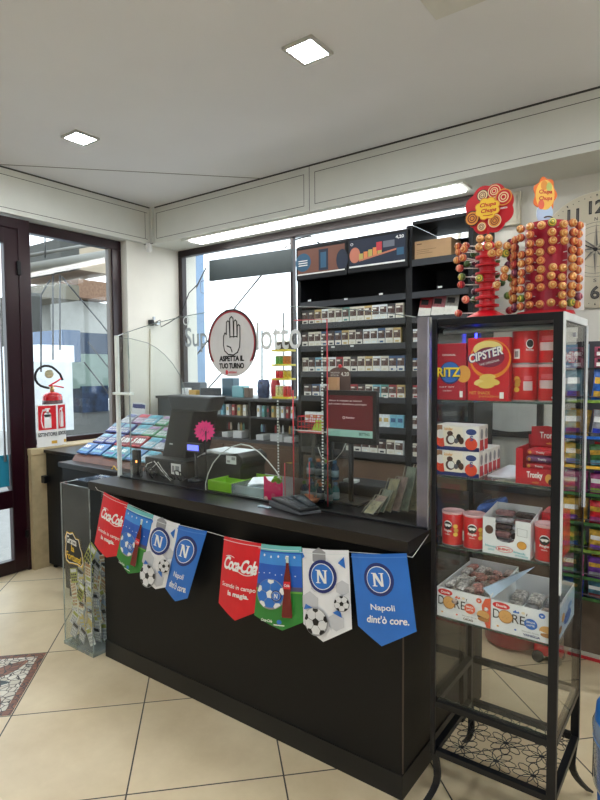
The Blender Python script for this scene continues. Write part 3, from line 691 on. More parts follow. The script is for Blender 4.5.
# ---------------------------------------------------------------- contents
def X(px, py, y): return at(px, py, y=y).x
def Zp(px, py, y): return at(px, py, y=y).z
def carton(name, lab, cat, x0, x1, y0, y1, z0, z1, m, group=None, bev=.0015):
    t = thing(name, lab, cat, ((x0+x1)/2, (y0+y1)/2, z0), group)
    bx('carton', m, t, x0, x1, y0, y1, z0, z1, bevel=bev); return t
CRIM = M('crimson_card', (176, 24, 48), .4); REDC = M('snack_red', (206, 30, 44), .4); ORA = M('cracker_gold', (222, 160, 70), .6)
# S1
yF = 1.875; z0 = SHZ[0]
x0, x1, zt = X(436, 399, yF), X(465.5, 399, yF), Zp(450, 343.5, yF)
t = carton('cracker_box', 'dark red cracker box with blue disc and big yellow letters on the top shelf', 'box', x0, x1, yF, yF+.06, z0, zt, CRIM)
A = front(x0, yF, z0, x1-x0, zt-z0)
A.ell(.92, .46, .24, .15, ORA).ell(.0, .46, .10, .13, ORA); A.rect(1.0, .2, 1.2, .7, CRIM) if 0 else None
A.ell(.48, .48, .36, .20, NAVY).ell(.48, .49, .33, .18, BLUEP)
A.text('RITZ', .02, .40, .80, .17, BLACKP, bold=.05).text('RITZ', .05, .41, .78, .165, M('ritz_yellow', (246, 216, 60), .4), bold=.03)
A.text('ORIGINAL', .22, .78, .46, .035, WHITE, bold=.01).text('NET WT', .14, .215, .5, .025, WHITE).text('crackers', .25, .15, .3, .03, WHITE); A.rect(.82, .05, .92, .16, WHITE); A.done(t)
x0, x1, zt = X(467.5, 399, yF), X(508.5, 400, yF), Zp(490, 337.5, yF)
t = carton('chips_box', 'red potato snack box with white wavy letters and chips picture on the top shelf', 'box', x0, x1, yF, yF+.07, z0, zt, REDC)
A = front(x0, yF, z0, x1-x0, zt-z0); CH = M('chip_yellow', (236, 214, 130), .6)
A.ell(.55, .66, .50, .31, M('orange_swoosh', (230, 140, 40), .45)).ell(.55, .68, .46, .27, REDC).ell(.5, .82, .36, .13, CH).ell(.53, .69, .37, .16, M('plum', (126, 26, 60), .45))
A.text('CIPSTER', .02, .585, .88, .15, M('outline_violet', (52, 40, 120), .45), bold=.07, rot=.17).text('CIPSTER', .05, .595, .84, .14, WHITE, bold=.03, rot=.17).text('THE ORIGINAL', .30, .55, .5, .035, WHITE, rot=.16)
for cx_, cy_, a_ in ((.36, .30, .25), (.60, .30, -.1), (.50, .37, .1), (.47, .25, 0)):
    A.poly([(cx_+.2*math.cos(q)*math.cos(a_), cy_+.055*math.sin(q)+.2*math.cos(q)*math.sin(a_)*.5) for q in [2*PI*w_/20 for w_ in range(20)]], M('chip_b', (226, 196, 96), .6) if cx_ > .45 else CH)
A.text('NET SNACK', .06, .10, .52, .05, ORA, bold=.02).text('patatine', .3, .045, .5, .045, ORA); A.rect(.80, .04, .90, .14, WHITE); A.done(t)
def can(cx, cy, z, r, h, lab, turn=0., kind=0, group='red snack cans in the display case'):
    t = thing('snack_can', lab, 'can', (cx, cy, z), group)
    MB().lathe([(r*.94, 0), (r, .003), (r, h-.006), (r*.97, h-.003)], (cx, cy, z), n=32).build('body', M('can_red', (208, 26, 34), .28, coat=.3), t)
    MB().lathe([(r*1.0, h-.008), (r*1.03, h-.007), (r*1.03, h), (r*.98, h+.001), (r*.95, h-.001), (.002, h-.0015)], (cx, cy, z), n=32).build('lid', M('can_lid', (214, 170, 172), .3), t)
    MB().lathe([(r*.97, -.0002), (r*1.02, .0002), (r*1.02, .004), (r, .0045)], (cx, cy, z), n=32).build('rim', STEEL, t)
    # wrapped print: x is arc length (units of r), 0 faces the shopper
    A = Art((0, 0, 0), (1, 0, 0), (0, 0, 1), (0, -1, 0), step=.0003)
    if kind == 0:
        A.ell(0, .62, .42, .13, WHITE).ell(0, .60, .40, .12, BLACKP)
        A.poly([(-.36, .62), (-.1, .66), (.0, .64), (.1, .66), (.36, .62), (.15, .56), (0, .59), (-.15, .56)], WHITE)
        A.ell(-.12, .665, .05, .02, BLACKP).ell(.12, .665, .05, .02)
        A.text('Pringles', 0, .40, .74, .09, WHITE, align='c', bold=.03).text('ORIGINAL', 0, .33, .5, .035, WHITE, align='c', bold=.01)
        CHP = M('chip_gold', (232, 190, 80), .5)
        for q, (u_, v_) in enumerate(((.72, .60), (.78, .48), (.72, .36))): A.ell(u_, v_, .2, .06, CHP if q % 2 == 0 else M('chip_dark', (206, 156, 60), .5))
        A.rect(-1.1, .2, -.8, .5, WHITE)
    elif kind == 1:
        A.rect(-.75, .15, -.15, .42, WHITE).rect(-.62, .2, -.28, .36, GREYP); A.ell(.62, .55, .30, .13, WHITE).ell(.62, .56, .26, .10, BLACKP); A.text('Pringles', .32, .34, .6, .08, WHITE, bold=.02)
    elif kind == 2:
        for q, (u_, v_) in enumerate(((-.4, .62), (-.35, .46), (-.4, .32), (-.3, .55))): A.ell(u_, v_, .26, .07, M('chip_gold', (232, 190, 80), .5) if q % 2 == 0 else M('chip_dark', (206, 156, 60), .5))
        A.rect(.15, .3, .85, .55, M('pale_panel', (216, 190, 190), .5)).rect(.2, .58, .8, .7, M('rose_panel', (220, 90, 96), .5))
    else:
        A.rect(-.8, .36, .8, .58, M('pale_panel', (216, 190, 190), .5)).rect(-.6, .62, .7, .75, M('rose_panel', (220, 90, 96), .5)); A.ell(.3, .12, .06, .03, WHITE)
    bm = A.bm
    for q in range(-6, 7): bmesh.ops.bisect_plane(bm, geom=bm.verts[:]+bm.edges[:]+bm.faces[:], plane_co=(q/5, 0, 0), plane_no=(1, 0, 0))
    for v in bm.verts:
        a_ = v.co.x+turn; rr = r+(-v.co.y); v.co = Vector((cx+rr*math.sin(a_), cy-rr*math.cos(a_), z+v.co.z*h))
    A.done(t); return t
cr = .0375
xa, xb = X(524.5, 400, 1.93), X(551, 400, 1.93)
cr = (xb-xa)/2-.001; hc = .118
# the stacked cans of the top shelf
can(xa, 1.93, z0, cr, hc, 'lower left can of the four stacked red cans on the top shelf, chips picture showing', 0, 2)
can(xb, 1.93, z0, cr, hc, 'lower right can of the four stacked red cans on the top shelf', 0, 3)
can(xa, 1.93, z0+hc+.002, cr, hc, 'upper left can of the four stacked red cans, white barcode box showing', 0, 1)
can(xb, 1.93, z0+hc+.002, cr, hc, 'upper right can of the four stacked red cans on the top shelf', 0, 3)
# S2: chocolate egg trays
z0 = SHZ[1]
EGW = M('egg_pack_white', (236, 232, 226), .4); EGR = M('egg_red', (222, 70, 40), .4); CHO = M('chocolate_brown', (74, 44, 34), .5); EGB = M('egg_blue', (44, 66, 130), .4)
def eggpack(x0, x1, y0, y1, z, h, lab, art=True):
    t = carton('egg_carton', lab, 'box', x0, x1, y0, y1, z, z+h, EGW, 'chocolate egg cartons in the display case', bev=.003)
    A = front(x0, y0, z, x1-x0, h)
    A.rect(0, .0, 1, .16, NAVY); A.rect(0, .16, .14, .98, M('tan_pack', (150, 110, 84), .5))
    A.ell(.13, .35, .15, .24, EGR).ell(.10, .62, .12, .18, EGW)
    A.poly([(.2, .15), (.62, .15), (.64, .5), (.62, .92), (.25, .95), (.16, .8), (.18, .4)], M('egg_cream', (244, 236, 220), .4))
    A.ell(.34, .42, .11, .2, CHO).ell(.36, .43, .08, .15, WHITE).ell(.33, .66, .07, .1, CHO).text('kinder', .2, .78, .2, .12, ORA, bold=.02)
    A.ell(.54, .5, .06, .16, BLACKP).ell(.60, .4, .06, .14, CHO).ell(.48, .38, .05, .1, M('toy_grey', (90, 90, 100), .5))
    A.ell(.83, .5, .15, .42, WHITE).ell(.83, .3, .14, .24, EGR).ell(.83, .76, .12, .12, EGB).text('S', .80, .42, .08, .2, EGB, bold=.03)
    A.done(t)
    s_ = Art((x1, y0, z), (0, y1-y0, 0), (0, 0, h), (1, 0, 0)); s_.rect(.1, .05, .9, .45, REDP).ell(.5, .68, .3, .2, GREYP); s_.done(t, 'side_print'); return t
xw0, xw1 = X(436.5, 470, 1.88), X(479, 475, 1.88)
hh = .088
for r_ in range(5):
    y_ = 1.88+r_*.047
    eggpack(xw0, xw1, y_, y_+.043, z0, hh, '%s carton from the front in the lower row of chocolate egg cartons' % ORD[r_].capitalize().lower())
for r_ in range(2):
    y_ = 1.88+r_*.047
    eggpack(xw0, xw1, y_, y_+.043, z0+hh+.001, hh, ('front' if r_ == 0 else 'rear')+' carton stacked on top of the lower chocolate egg cartons')
MB().box(xw1+.012, xw1+.105, 1.93, 2.18, z0, z0+.006).build('paper_sheet', M('pale_sheet', (222, 226, 236), .5), None, bevel=.001, label='pale folded leaflet lying between egg cartons and red wafer box', cat='leaflet')
# wafer display box
TR = M('wafer_red', (186, 22, 40), .38); x0, x1 = X(515.5, 483, 1.875), CX1-p-.004
t = thing('wafer_display_box', 'open dark red display box of wafer bars with a raised header', 'box', ((x0+x1)/2, 1.95, z0))
zt = Zp(530, 449, 1.875)
MB().box(x0, x1, 1.875, 1.878, z0, z0+.052).box(x0, x0+.003, 1.878, 2.03, z0, zt).box(x1-.003, x1, 1.878, 2.03, z0, zt).box(x0, x1, 2.03, 2.033, z0, zt+.03).box(x0+.003, x1-.003, 1.878, 2.03, z0, z0+.003).box(x0, x0+.022, 1.875, 1.878, z0+.052, zt).build('tray', TR, t)
zh0 = zt-.002; hx0 = X(532, 430, 1.99)
MB().prism([(hx0, 1.985, zh0), (x1-.004, 1.985, zh0), (x1-.004, 1.985, zh0+.062), (hx0+.05, 1.985, zh0+.068), (hx0, 1.985, zh0+.064)], (0, .003, 0)).build('header', TR, t)
A = front(hx0, 1.985, zh0, x1-hx0, .066); A.text('Tronky', .28, .3, .9*.72, .42, WHITE, bold=.02).text('wafer', .5, .1, .2, .12, YELP); A.done(t, 'header_print')
A = front(x0, 1.875, z0, x1-x0, .052); A.text('Tronky', .30, .30, .42, .5, WHITE, bold=.03).text('wafer', .45, .08, .18, .15, ORA).ell(.88, .45, .09, .28, ORA).ell(.95, .25, .08, .2, CHO); A.done(t)
for k in range(6):
    zz = z0+.004+k*.0215
    if zz+.018 > zt-.004: break
    for d_ in range(2):
        yy = 1.882+d_*.05+ (.006*k)
        b_ = MB().m(TR if k != 3 else M('violet_wrap', (110, 60, 110), .35)).box(x0+.025, x1-.006, yy, yy+.035, zz, zz+.018).build('wafer_bar', None, None, bevel=.006, label='red wrapped wafer bar, %s layer from the bottom, %s row of the dark red box' % (ORD[k], 'front' if d_ == 0 else 'rear'), cat='wafer bar', group='wafer bars in the dark red box')
        if d_ == 0:
            A = front(x0+.028, yy, zz, x1-x0-.04, .018); A.text('Tronky', .35+.1*(k % 2), .25, .35, .5, WHITE, bold=.02).ell(.1, .5, .07, .3, ORA); A.done(b_)
# S3
z0 = SHZ[2]
c1 = at(453, 549, y=1.905); c2 = at(474, 553, y=1.905); rc = (X(463, 530, 1.905)-X(442.5, 530, 1.905))/2
can(c1.x, 1.905, z0, rc, .118, 'leftmost red snack can on the shelf with the white display box', -.15, 0)
can(c2.x+.001, 1.905, z0, rc, .118, 'red snack can touching the left side of the white display box', .12, 0)
bgm = MB(); 
bgm.hexa([(c1.x+.02, 2.0, z0), (c2.x+.05, 2.0, z0), (c2.x+.06, 2.16, z0), (c1.x, 2.16, z0)], [(c1.x+.04, 2.03, z0+.12), (c2.x+.04, 2.02, z0+.135), (c2.x+.05, 2.14, z0+.15), (c1.x+.03, 2.14, z0+.11)])
t = bgm.build('snack_bag', M('blue_foil', (70, 110, 190), .25, metal=.4, var=.5, scale=30), None, bevel=.02, seg=3, label='shiny blue foil snack bag behind the two red cans', cat='bag')
x0, x1 = X(482.5, 555, 1.87), X(530, 566, 1.87); zt = Zp(482, 516, 1.87); yb = 2.02
t = thing('biscuit_display_box', 'white display box with scooped front holding packs of dark biscuits', 'box', ((x0+x1)/2, 1.94, z0))
PW = M('box_white', (232, 234, 236), .5)
w_ = x1-x0; u1, u2 = x0+w_*.27, x0+w_*.69; zm = z0+.045
out = [(x0, z0), (x1, z0), (x1, zt), (u2, zt), (u2, zm+.02), (u2-.006, zm+.006), (u2-.02, zm), (u1+.02, zm), (u1+.006, zm+.006), (u1, zm+.02), (u1-.0, zt), (x0, zt)]
MB().prism([(a_, 1.87, b_) for a_, b_ in out], (0, .0025, 0)).build('front_panel', PW, t)
MB().hexa([(x0, 1.8725, z0), (x0+.0025, 1.8725, z0), (x0+.0025, yb, z0), (x0, yb, z0)], [(x0, 1.8725, zt), (x0+.0025, 1.8725, zt), (x0+.0025, yb, zt+.02), (x0, yb, zt+.02)]).build('side_panel', PW, t)
MB().hexa([(x1-.0025, 1.8725, z0), (x1, 1.8725, z0), (x1, yb, z0), (x1-.0025, yb, z0)], [(x1-.0025, 1.8725, zt), (x1, 1.8725, zt), (x1, yb, zt+.02), (x1-.0025, yb, zt+.02)]).build('side_panel', PW, t)
MB().box(x0, x1, yb, yb+.0025, z0, zt+.02).build('back_panel', PW, t)
bx('bottom_panel', PW, t, x0+.003, x1-.003, 1.873, yb, z0, z0+.002)
A = front(x0, 1.87, z0, w_, zt-z0); A.ell(.14, .66, .09, .12, CHO).ell(.83, .36, .10, .11, ORA); A.ring(.83, .36, .10, .11, .012, M('biscuit_edge', (170, 110, 50), .6))
A.ell(.47, .18, .18, .085, REDP).ell(.47, .18, .165, .07, WHITE).text('BUENO', .34, .145, .26, .07, REDP, bold=.05)
TQ = M('aqua_print', (120, 190, 196), .5)
A.text('biscotti', .06, .20, .24, .06, TQ, bold=.03, rot=-.1).text('cacao', .12, .10, .14, .05, TQ, bold=.02).text('snack', .66, .14, .26, .06, TQ, bold=.03, rot=-.1).text('croccante', .70, .06, .26, .05, TQ, bold=.03, rot=-.05)
A.line([(.74, .62), (.94, .60), (.94, .80), (.74, .82), (.74, .62)], .008, GREYP); A.done(t)
WR = [M('wrap_clear_dark', (70, 56, 58), .22, var=.5, scale=60), M('wrap_silver', (170, 170, 176), .22, metal=.3, var=.45, scale=60), M('wrap_pinkish', (150, 110, 112), .25, var=.5, scale=70)]
for k in range(6):
    for q in range(2):
        zz = z0+.003+k*.021; xx = x0+.012+q*(w_-.02)/2; L_ = (w_-.026)/2
        yy = 1.88+.016*k
        MB().m(WR[(k+q) % 3]).box(xx, xx+L_, yy, yy+.035, zz, zz+.018).build('biscuit_pack', None, None, bevel=.007, seg=2, label='wrapped biscuit pack, %s layer up on the %s side of the white scooped box' % (ORD[k], 'left' if q == 0 else 'right'), cat='biscuit pack', group='biscuit packs in the white scooped box')
can(x1+.002+rc*1.03+.001, 1.91, z0, rc*1.0, .118, 'red snack can squeezed between the white display box and the front post', .0, 0)
t = carton('red_snack_box', 'glossy red patterned bag box against the right glass side', 'box', CX1-.082, CX1-.012, 1.965, 2.06, z0, z0+.14, M('red_pattern', (206, 40, 52), .35, var=.5, scale=60))
# S4: two biscuit trays
z0 = SHZ[3]
def tray(x0, x1, y0, y1, h, lab, blue, flapside):
    t = thing('biscuit_tray', lab, 'box', ((x0+x1)/2, (y0+y1)/2, z0), 'large printed biscuit trays')
    bx('front_panel', PW, t, x0, x1, y0, y0+.003, z0, z0+h); bx('back_panel', PW, t, x0, x1, y1-.003, y1, z0, z0+h+.012)
    bx('side_panel', PW, t, x0, x0+.003, y0+.003, y1-.003, z0, z0+h); bx('side_panel', PW, t, x1-.003, x1, y0+.003, y1-.003, z0, z0+h+.01); bx('bottom_panel', PW, t, x0+.003, x1-.003, y0+.003, y1-.003, z0, z0+.003)
    w_ = x1-x0; A = front(x0, y0, z0, w_, h)
    c = BLUEP if blue else M('coral_print', (226, 96, 60), .45); BS = M('biscuit', (214, 160, 90), .6); BD = M('biscuit_dark', (170, 116, 60), .6)
    if not blue: A.poly([(1, 0), (1, 1.0), (.9, .95), (.84, .7), (.86, .3), (.93, 0)], c)
    A.ell(.16, .86, .14, .11, REDP).text('Doria', .08, .82, .17, .085, WHITE, bold=.03)
    A.text('D', .03, .42, .11, .30, BLACKP).text('RE', .34, .40, .20, .28, BLACKP).line([(.57, .80), (.56, .72)], .012)
    A.ell(.235, .54, .115, .22, BD).ell(.235, .55, .105, .20, BS)
    A.col(BD)
    for q in range(5): A.ell(.19+.022*q, .48+.04*(q % 3)+.02, .007, .012, n=6)
    A.ell(.63, .5, .10, .17, c).text('SENZA', .56, .53, .14, .06, WHITE, bold=.03).text('LATTE', .57, .43, .12, .06, WHITE, bold=.03)
    A.ell(.875, .40, .115, .15, BD).ell(.875, .42, .11, .14, BS).poly([(.77, .38), (.98, .30), (.98, .24), (.77, .33)], WHITE if blue else CHO).ell(.88, .27, .10, .07, BD)
    A.ell(.80, .86, .05, .085, c).poly([(.775, .88), (.80, .82), (.825, .88), (.80, .87)], WHITE)
    A.text('biscotti farciti', .50, .22, .26, .05, GREYP, bold=.01).text('VANIGLIA' if blue else 'CACAO', .52, .10, .26 if blue else .18, .08, NAVY if blue else CHO, bold=.04)
    A.poly([(.36, .80), (.40, .86), (.42, .80), (.45, .84), (.46, .77), (.36, .76)], c); A.ell(.12, .20, .02, .03, ORA).ell(.40, .22, .018, .03, c).ell(.52, .82, .03, .04, M('cream_dot', (230, 214, 180), .5)); A.done(t)
    s_ = Art((x1, y0, z0), (0, y1-y0, 0), (0, 0, h), (1, 0, 0)); s_.rect(.0, .0, 1, .98, M('pale_blue_side', (196, 216, 236), .45)).ell(.6, .35, .2, .2, BLUEP).ell(.35, .55, .08, .14, BS).ell(.2, .3, .08, .12, BD).ell(.7, .65, .12, .1, M('sky_dot', (110, 160, 220), .5)); s_.done(t, 'side_print'); return t
xa0, xa1 = X(437, 620, 1.868), X(490.5, 633, 1.868); h_ = Zp(437, 586, 1.868)-z0
xb0, xb1 = xa1+.002, CX1-.012
tray(xa0, xa1, 1.868, 2.2, h_, 'left biscuit tray with orange corner, full of small wrapped packs', False, 1)
tb = tray(xb0, xb1, 1.868, 2.15, h_-.002, 'right biscuit tray with blue disc and its top flap open', True, 0)
# open flap of the right tray
MB().prism([(xb0, 1.875, z0+h_), (xb0+.001, 2.10, z0+h_+.01), (xb0+.075, 2.12, z0+h_+.05), (xb0-.035, 1.885, z0+h_+.022)][::1], (.001, 0, .002)).build('flap', M('flap_pale_blue', (200, 220, 240), .4), tb)
MB().box(xb0+.03, xb1-.003, 2.148, 2.15, z0+h_+.01, z0+h_+.035).m(BLUEP).box(xb0+.03, xb0+.075, 2.1455, 2.148, z0+h_+.01, z0+h_+.034).build('rear_flap', None, tb) if 0 else None
WR2 = [M('pk_white', (190, 184, 180), .3, var=.75, scale=120), M('pk_brown', (170, 150, 142), .3, var=.8, scale=120), M('pk_red', (176, 120, 112), .3, var=.8, scale=120)]
for i in range(5):
    for j in range(6):
        for l_ in range(2 if j > 0 else 1):
            xx = xa0+.006+i*(xa1-xa0-.012)/5; yy = 1.874+j*.053; zz = z0+.004+.045*(1+l_*.62)
            o = MB().m(random.choice(WR2)).box(0, .036, 0, .046, 0, .02).build('wrapped_biscuit', None, None, bevel=.006, seg=1, label='wrapped biscuit in the left tray, %s row from the front, %s from left%s' % (ORD[j], ORD[i], ', below' if l_ == 0 else ', on top'), cat='biscuit pack', group='wrapped biscuit packs in the left tray')
            o.location = (xx, yy, zz); o.rotation_euler = (random.uniform(-.25, .25), random.uniform(-.25, .25), random.uniform(-.5, .5))
MB().box(xa0+.006, xa1-.006, 1.876, 2.19, z0+.004, z0+.045).build('packed_biscuits', WR2[0], None, label='bottom layer of wrapped packs hidden under the others in the left tray', cat='biscuit packs', kind='stuff')
for i in range(3):
    for j in range(3):
        o = MB().m(random.choice(WR2[:2]+[WR[1]])).box(0, .048, 0, .07, 0, .03).build('wrapped_biscuit', None, None, bevel=.009, seg=2, label='wrapped biscuit pack in the right tray, %s row from the front, %s from the left' % (ORD[j], ORD[i]), cat='biscuit pack', group='wrapped biscuit packs in the right tray')
        o.location = (xb0+.012+i*.056, 1.88+j*.085, z0+.004+.012*(j)); o.rotation_euler = (.1, 0, 0)
# ================================================================ LOLLIPOPS ON TOP
TOPZ = CZ1
LC = {'orange': ((206, 104, 62), (226, 168, 104), (140, 40, 40)), 'amber': ((216, 138, 74), (232, 190, 124), (170, 80, 50)), 'green': ((120, 140, 60), (226, 200, 80), (60, 90, 40)), 'red': ((196, 50, 56), (226, 120, 90), (130, 24, 44)), 'purple': ((120, 50, 80), (190, 110, 120), (80, 26, 50)), 'coral': ((226, 100, 80), (240, 170, 140), (170, 50, 50))}
LP = {}
def lolli_proto(cn):
    a_, b_, c_ = [M('lolly_%s_%d' % (cn, i), q, .3, coat=.3) for i, q in enumerate(LC[cn])]
    t = thing('lollipop', 'x', 'lollipop', (0, 0, 0), 'x')
    m = MB(); R_ = .0132; prof = [(max(.0004, R_*math.sin(PI*i/10)), R_*math.cos(PI*i/10)) for i in range(11)]
    # lathe along -y: pole first, rings of the printed swirl
    def seg(i0, i1, mm): m.m(mm).lathe([(r_, z_) for r_, z_ in prof[i0:i1+1]], (0, 0, 0), n=12, axis='y')
    seg(0, 1, b_); seg(1, 2, a_); seg(2, 3, b_); seg(3, 5, a_); seg(5, 10, c_)
    m.build('wrapped_candy', None, t)
    MB().tube([(0, .012, 0), (0, .062, 0)], .0017, 6).build('stick', M('stick_white', (232, 226, 222), .5), t)
    seal(t); return t
for cn in LC: LP[cn] = lolli_proto(cn)
used_l = set()
def lolly(cn, head, ang, lab, group, tilt=0.):
    if cn in used_l: o = copy_tree(LP[cn])
    else: o = LP[cn]; used_l.add(cn)
    o.location = head; o.rotation_euler = (tilt, 0, ang); o['label'] = lab; o['group'] = group; return o
# -- tree
TX, TY = at(487, 300, y=1.965).x, 1.965
tt = thing('lollipop_tree', 'red tiered lollipop tree with a round flower sign on the case', 'display stand', (TX, TY, TOPZ))
RP = M('stand_red', (206, 18, 36), .35, coat=.2)
prof = [(.075, 0), (.078, .004), (.05, .018), (.032, .028)]; z = .03
for k in range(8):
    prof += [(.026, z), (.026, z+.010), (.040, z+.013), (.040, z+.020), (.026, z+.023)]; z += .0275
prof += [(.026, z), (.018, z+.012), (.004, z+.02)]
MB().lathe(prof, (TX, TY, TOPZ), n=20, smooth=False).build('tier_column', RP, tt)
ztop = TOPZ+z
sc_ = at(489, 209, y=TY); R0 = .080
MB().tube([(TX, TY, ztop), (sc_.x, TY, sc_.z-.03)], .004, 8).build('sign_stem', RP, tt)
sg = MB().prism([(sc_.x+(R0*(.97+.10*abs(math.sin(4*(2*PI*k/96)))))*math.cos(2*PI*k/96), TY, sc_.z+(R0*(.97+.10*abs(math.sin(4*2*PI*k/96))))*math.sin(2*PI*k/96)) for k in range(96)], (0, .004, 0)).build('flower_sign', RP, tt)
A = front(sc_.x, TY, sc_.z, R0, R0)
OR = M('swirl_orange', (230, 150, 60), .4); DR = M('swirl_brown', (120, 50, 40), .4); CRM = M('swirl_cream', (240, 214, 170), .4)
for cx_, cy_, r_, c1_, c2_ in ((-.28, .62, .25, DR, CRM), (.22, .70, .27, CRM, RP), (.62, .38, .35, OR, RP), (-.70, -.30, .33, DR, OR), (-.28, -.72, .2, OR, CRM), (.28, -.56, .28, CRM, OR)):
    A.ell(cx_, cy_, r_, r_, BLACKP if c1_ is DR else c1_); A.ell(cx_, cy_, r_*.86, r_*.86, c2_)
    A.ring(cx_, cy_, r_*.62, r_*.62, r_*.14, DR if c2_ is not RP else CRM); A.ring(cx_, cy_, r_*.34, r_*.34, r_*.12, DR if c2_ is not RP else CRM)
A.poly([((.49+.08*abs(math.sin(4*q)))*math.cos(q)*.98-.03, (.42+.07*abs(math.sin(4*q)))*math.sin(q)) for q in [2*PI*k/64 for k in range(64)]], OR)
A.poly([((.45+.08*abs(math.sin(4*q)))*math.cos(q)*.98-.03, (.38+.07*abs(math.sin(4*q)))*math.sin(q)) for q in [2*PI*k/64 for k in range(64)]], M('chupa_yellow', (250, 206, 60), .4))
A.text('Chupa', -.03, .03, .70, .22, RP, bold=.03, shear=.25, align='c').text('Chups', -.0, -.22, .66, .22, RP, bold=.03, shear=.25, align='c').line([(-.2, -.28), (.0, -.31), (.2, -.28)], .03)
A.text('CREMOSA', .52, -.13, .3, .07, WHITE, bold=.03); A.done(sg)
heads = [(100,145,0,'orange'),(155,110,0,'orange'),(207,112,-1,'green'),(265,100,1,'amber'),(328,100,1,'amber'),(150,180,1,'orange'),(258,165,1,'amber'),(325,158,1,'amber'),(398,150,1,'amber'),(462,158,1,'amber'),(497,125,0,'purple'),(105,205,0,'orange'),(90,265,0,'amber'),(140,245,1,'orange'),(348,212,1,'amber'),(402,208,1,'amber'),(450,215,1,'green'),(500,190,0,'purple'),(500,245,0,'red'),(110,325,0,'coral'),(160,290,-1,'green'),(210,285,-1,'purple'),(393,272,-1,'green'),(480,300,0,'purple'),(445,335,1,'amber'),(125,390,0,'green'),(210,400,-1,'purple'),(260,400,1,'green'),(393,372,-1,'green'),(440,390,1,'orange'),(497,395,0,'green'),(120,448,0,'red'),(385,450,1,'amber'),(437,432,-1,'green'),(215,500,-1,'purple'),(475,530,0,'green'),(160,558,1,'coral'),(210,562,-1,'green'),(100,662,0,'coral'),(490,640,0,'red')]
_band = lambda h: 0 if h[1] < 200 else (1 if h[1] < 370 else 2)
_hl = {}
for bnd in range(3):
    for n_, h_i in enumerate(sorted([h for h in heads if _band(h) == bnd], key=lambda h: h[0])): _hl[h_i] = 'in the %s third of the red tiered tree, %s from left' % (('top', 'middle', 'bottom')[bnd], ORD[n_])
RT = .126
vd = Vector((-TX, -TY)).normalized(); rt = Vector((-vd.y, vd.x))   # towards the camera side; to the right
rt = Vector((vd.y*-1, vd.x))
for i, (hx, hy, sgn, cn) in enumerate(heads):
    px, py = 445+hx/7.5, 225+hy/7.5
    a_ = at(px, py, y=TY); s_ = (a_.x-TX)*.92
    s_ = max(-RT, min(RT, s_)); f_ = math.sqrt(max(0, RT*RT-s_*s_))*(1 if sgn >= 0 else -1)
    if sgn == 0: f_ = min(f_, .03)
    hp_ = Vector((TX, TY))+rt*s_+vd*f_
    dirv = (hp_-Vector((TX, TY))); ang = math.atan2(dirv.x, -dirv.y)
    # height from the sight line at that depth
    q_ = at(px, py, y=hp_.y)
    zz = min(ztop, max(TOPZ+.02, q_.z))
    lolly(cn, (hp_.x, hp_.y, zz), ang, '%s lollipop %s' % (cn if cn != 'coral' else 'coral red', _hl[heads[i]]), 'lollipops on the red tiered tree')
# -- drum
DX, DY = at(546, 300, y=1.975).x, 1.975
RD_ = .066
dt = thing('lollipop_rack', 'rounded red rack packed with rows of orange lollipops beside the clock', 'display stand', (DX, DY, TOPZ))
HD = .295
pts2 = []
v2 = Vector((-DX, -DY)).normalized(); r2 = Vector((-v2.y, v2.x))
for k in range(17):
    a_ = math.radians(-95+k*160/16); q_ = v2*math.cos(a_)+r2*math.sin(a_); pts2.append((DX+q_.x*RD_, DY+q_.y*RD_))
MB().hexa([(a_, b_, TOPZ+.012) for a_, b_ in pts2], [(a_, b_, TOPZ+HD) for a_, b_ in pts2]).build('drum', M('rack_red', (176, 22, 50), .4), dt)
MB().hexa([(DX+(a_-DX)*1.45, DY+(b_-DY)*1.45, TOPZ) for a_, b_ in pts2], [(DX+(a_-DX)*1.35, DY+(b_-DY)*1.35, TOPZ+.012) for a_, b_ in pts2]).build('base', RP, dt)
e1 = v2*math.cos(math.radians(84))+r2*math.sin(math.radians(84)); e2 = e1
pa = Vector((DX, DY))+e1*RD_*.9; pb = Vector((DX, DY))+e1*(RD_+.045)
nn = Vector((-e1.y, e1.x))*.008
MB().hexa([(pa.x, pa.y, TOPZ+.014), (pb.x, pb.y, TOPZ+.014), (pb.x+nn.x, pb.y+nn.y, TOPZ+.014), (pa.x+nn.x, pa.y+nn.y, TOPZ+.014)], [(pa.x, pa.y, TOPZ+HD-.005), (pb.x, pb.y, TOPZ+HD-.008), (pb.x+nn.x, pb.y+nn.y, TOPZ+HD-.008), (pa.x+nn.x, pa.y+nn.y, TOPZ+HD-.005)]).build('side_panel', M('panel_white', (240, 238, 240), .4), dt)
MB().tube([(DX+.02*math.cos(q)*1.0, DY, TOPZ+HD+.01+.016*math.sin(q)) for q in [PI*k/10 for k in range(11)]], .0025, 6).build('handle', M('wire_grey', (90, 80, 84), .4), dt)
angs = [-88, -68, -48, -29, -10, 9, 28, 47, 66]
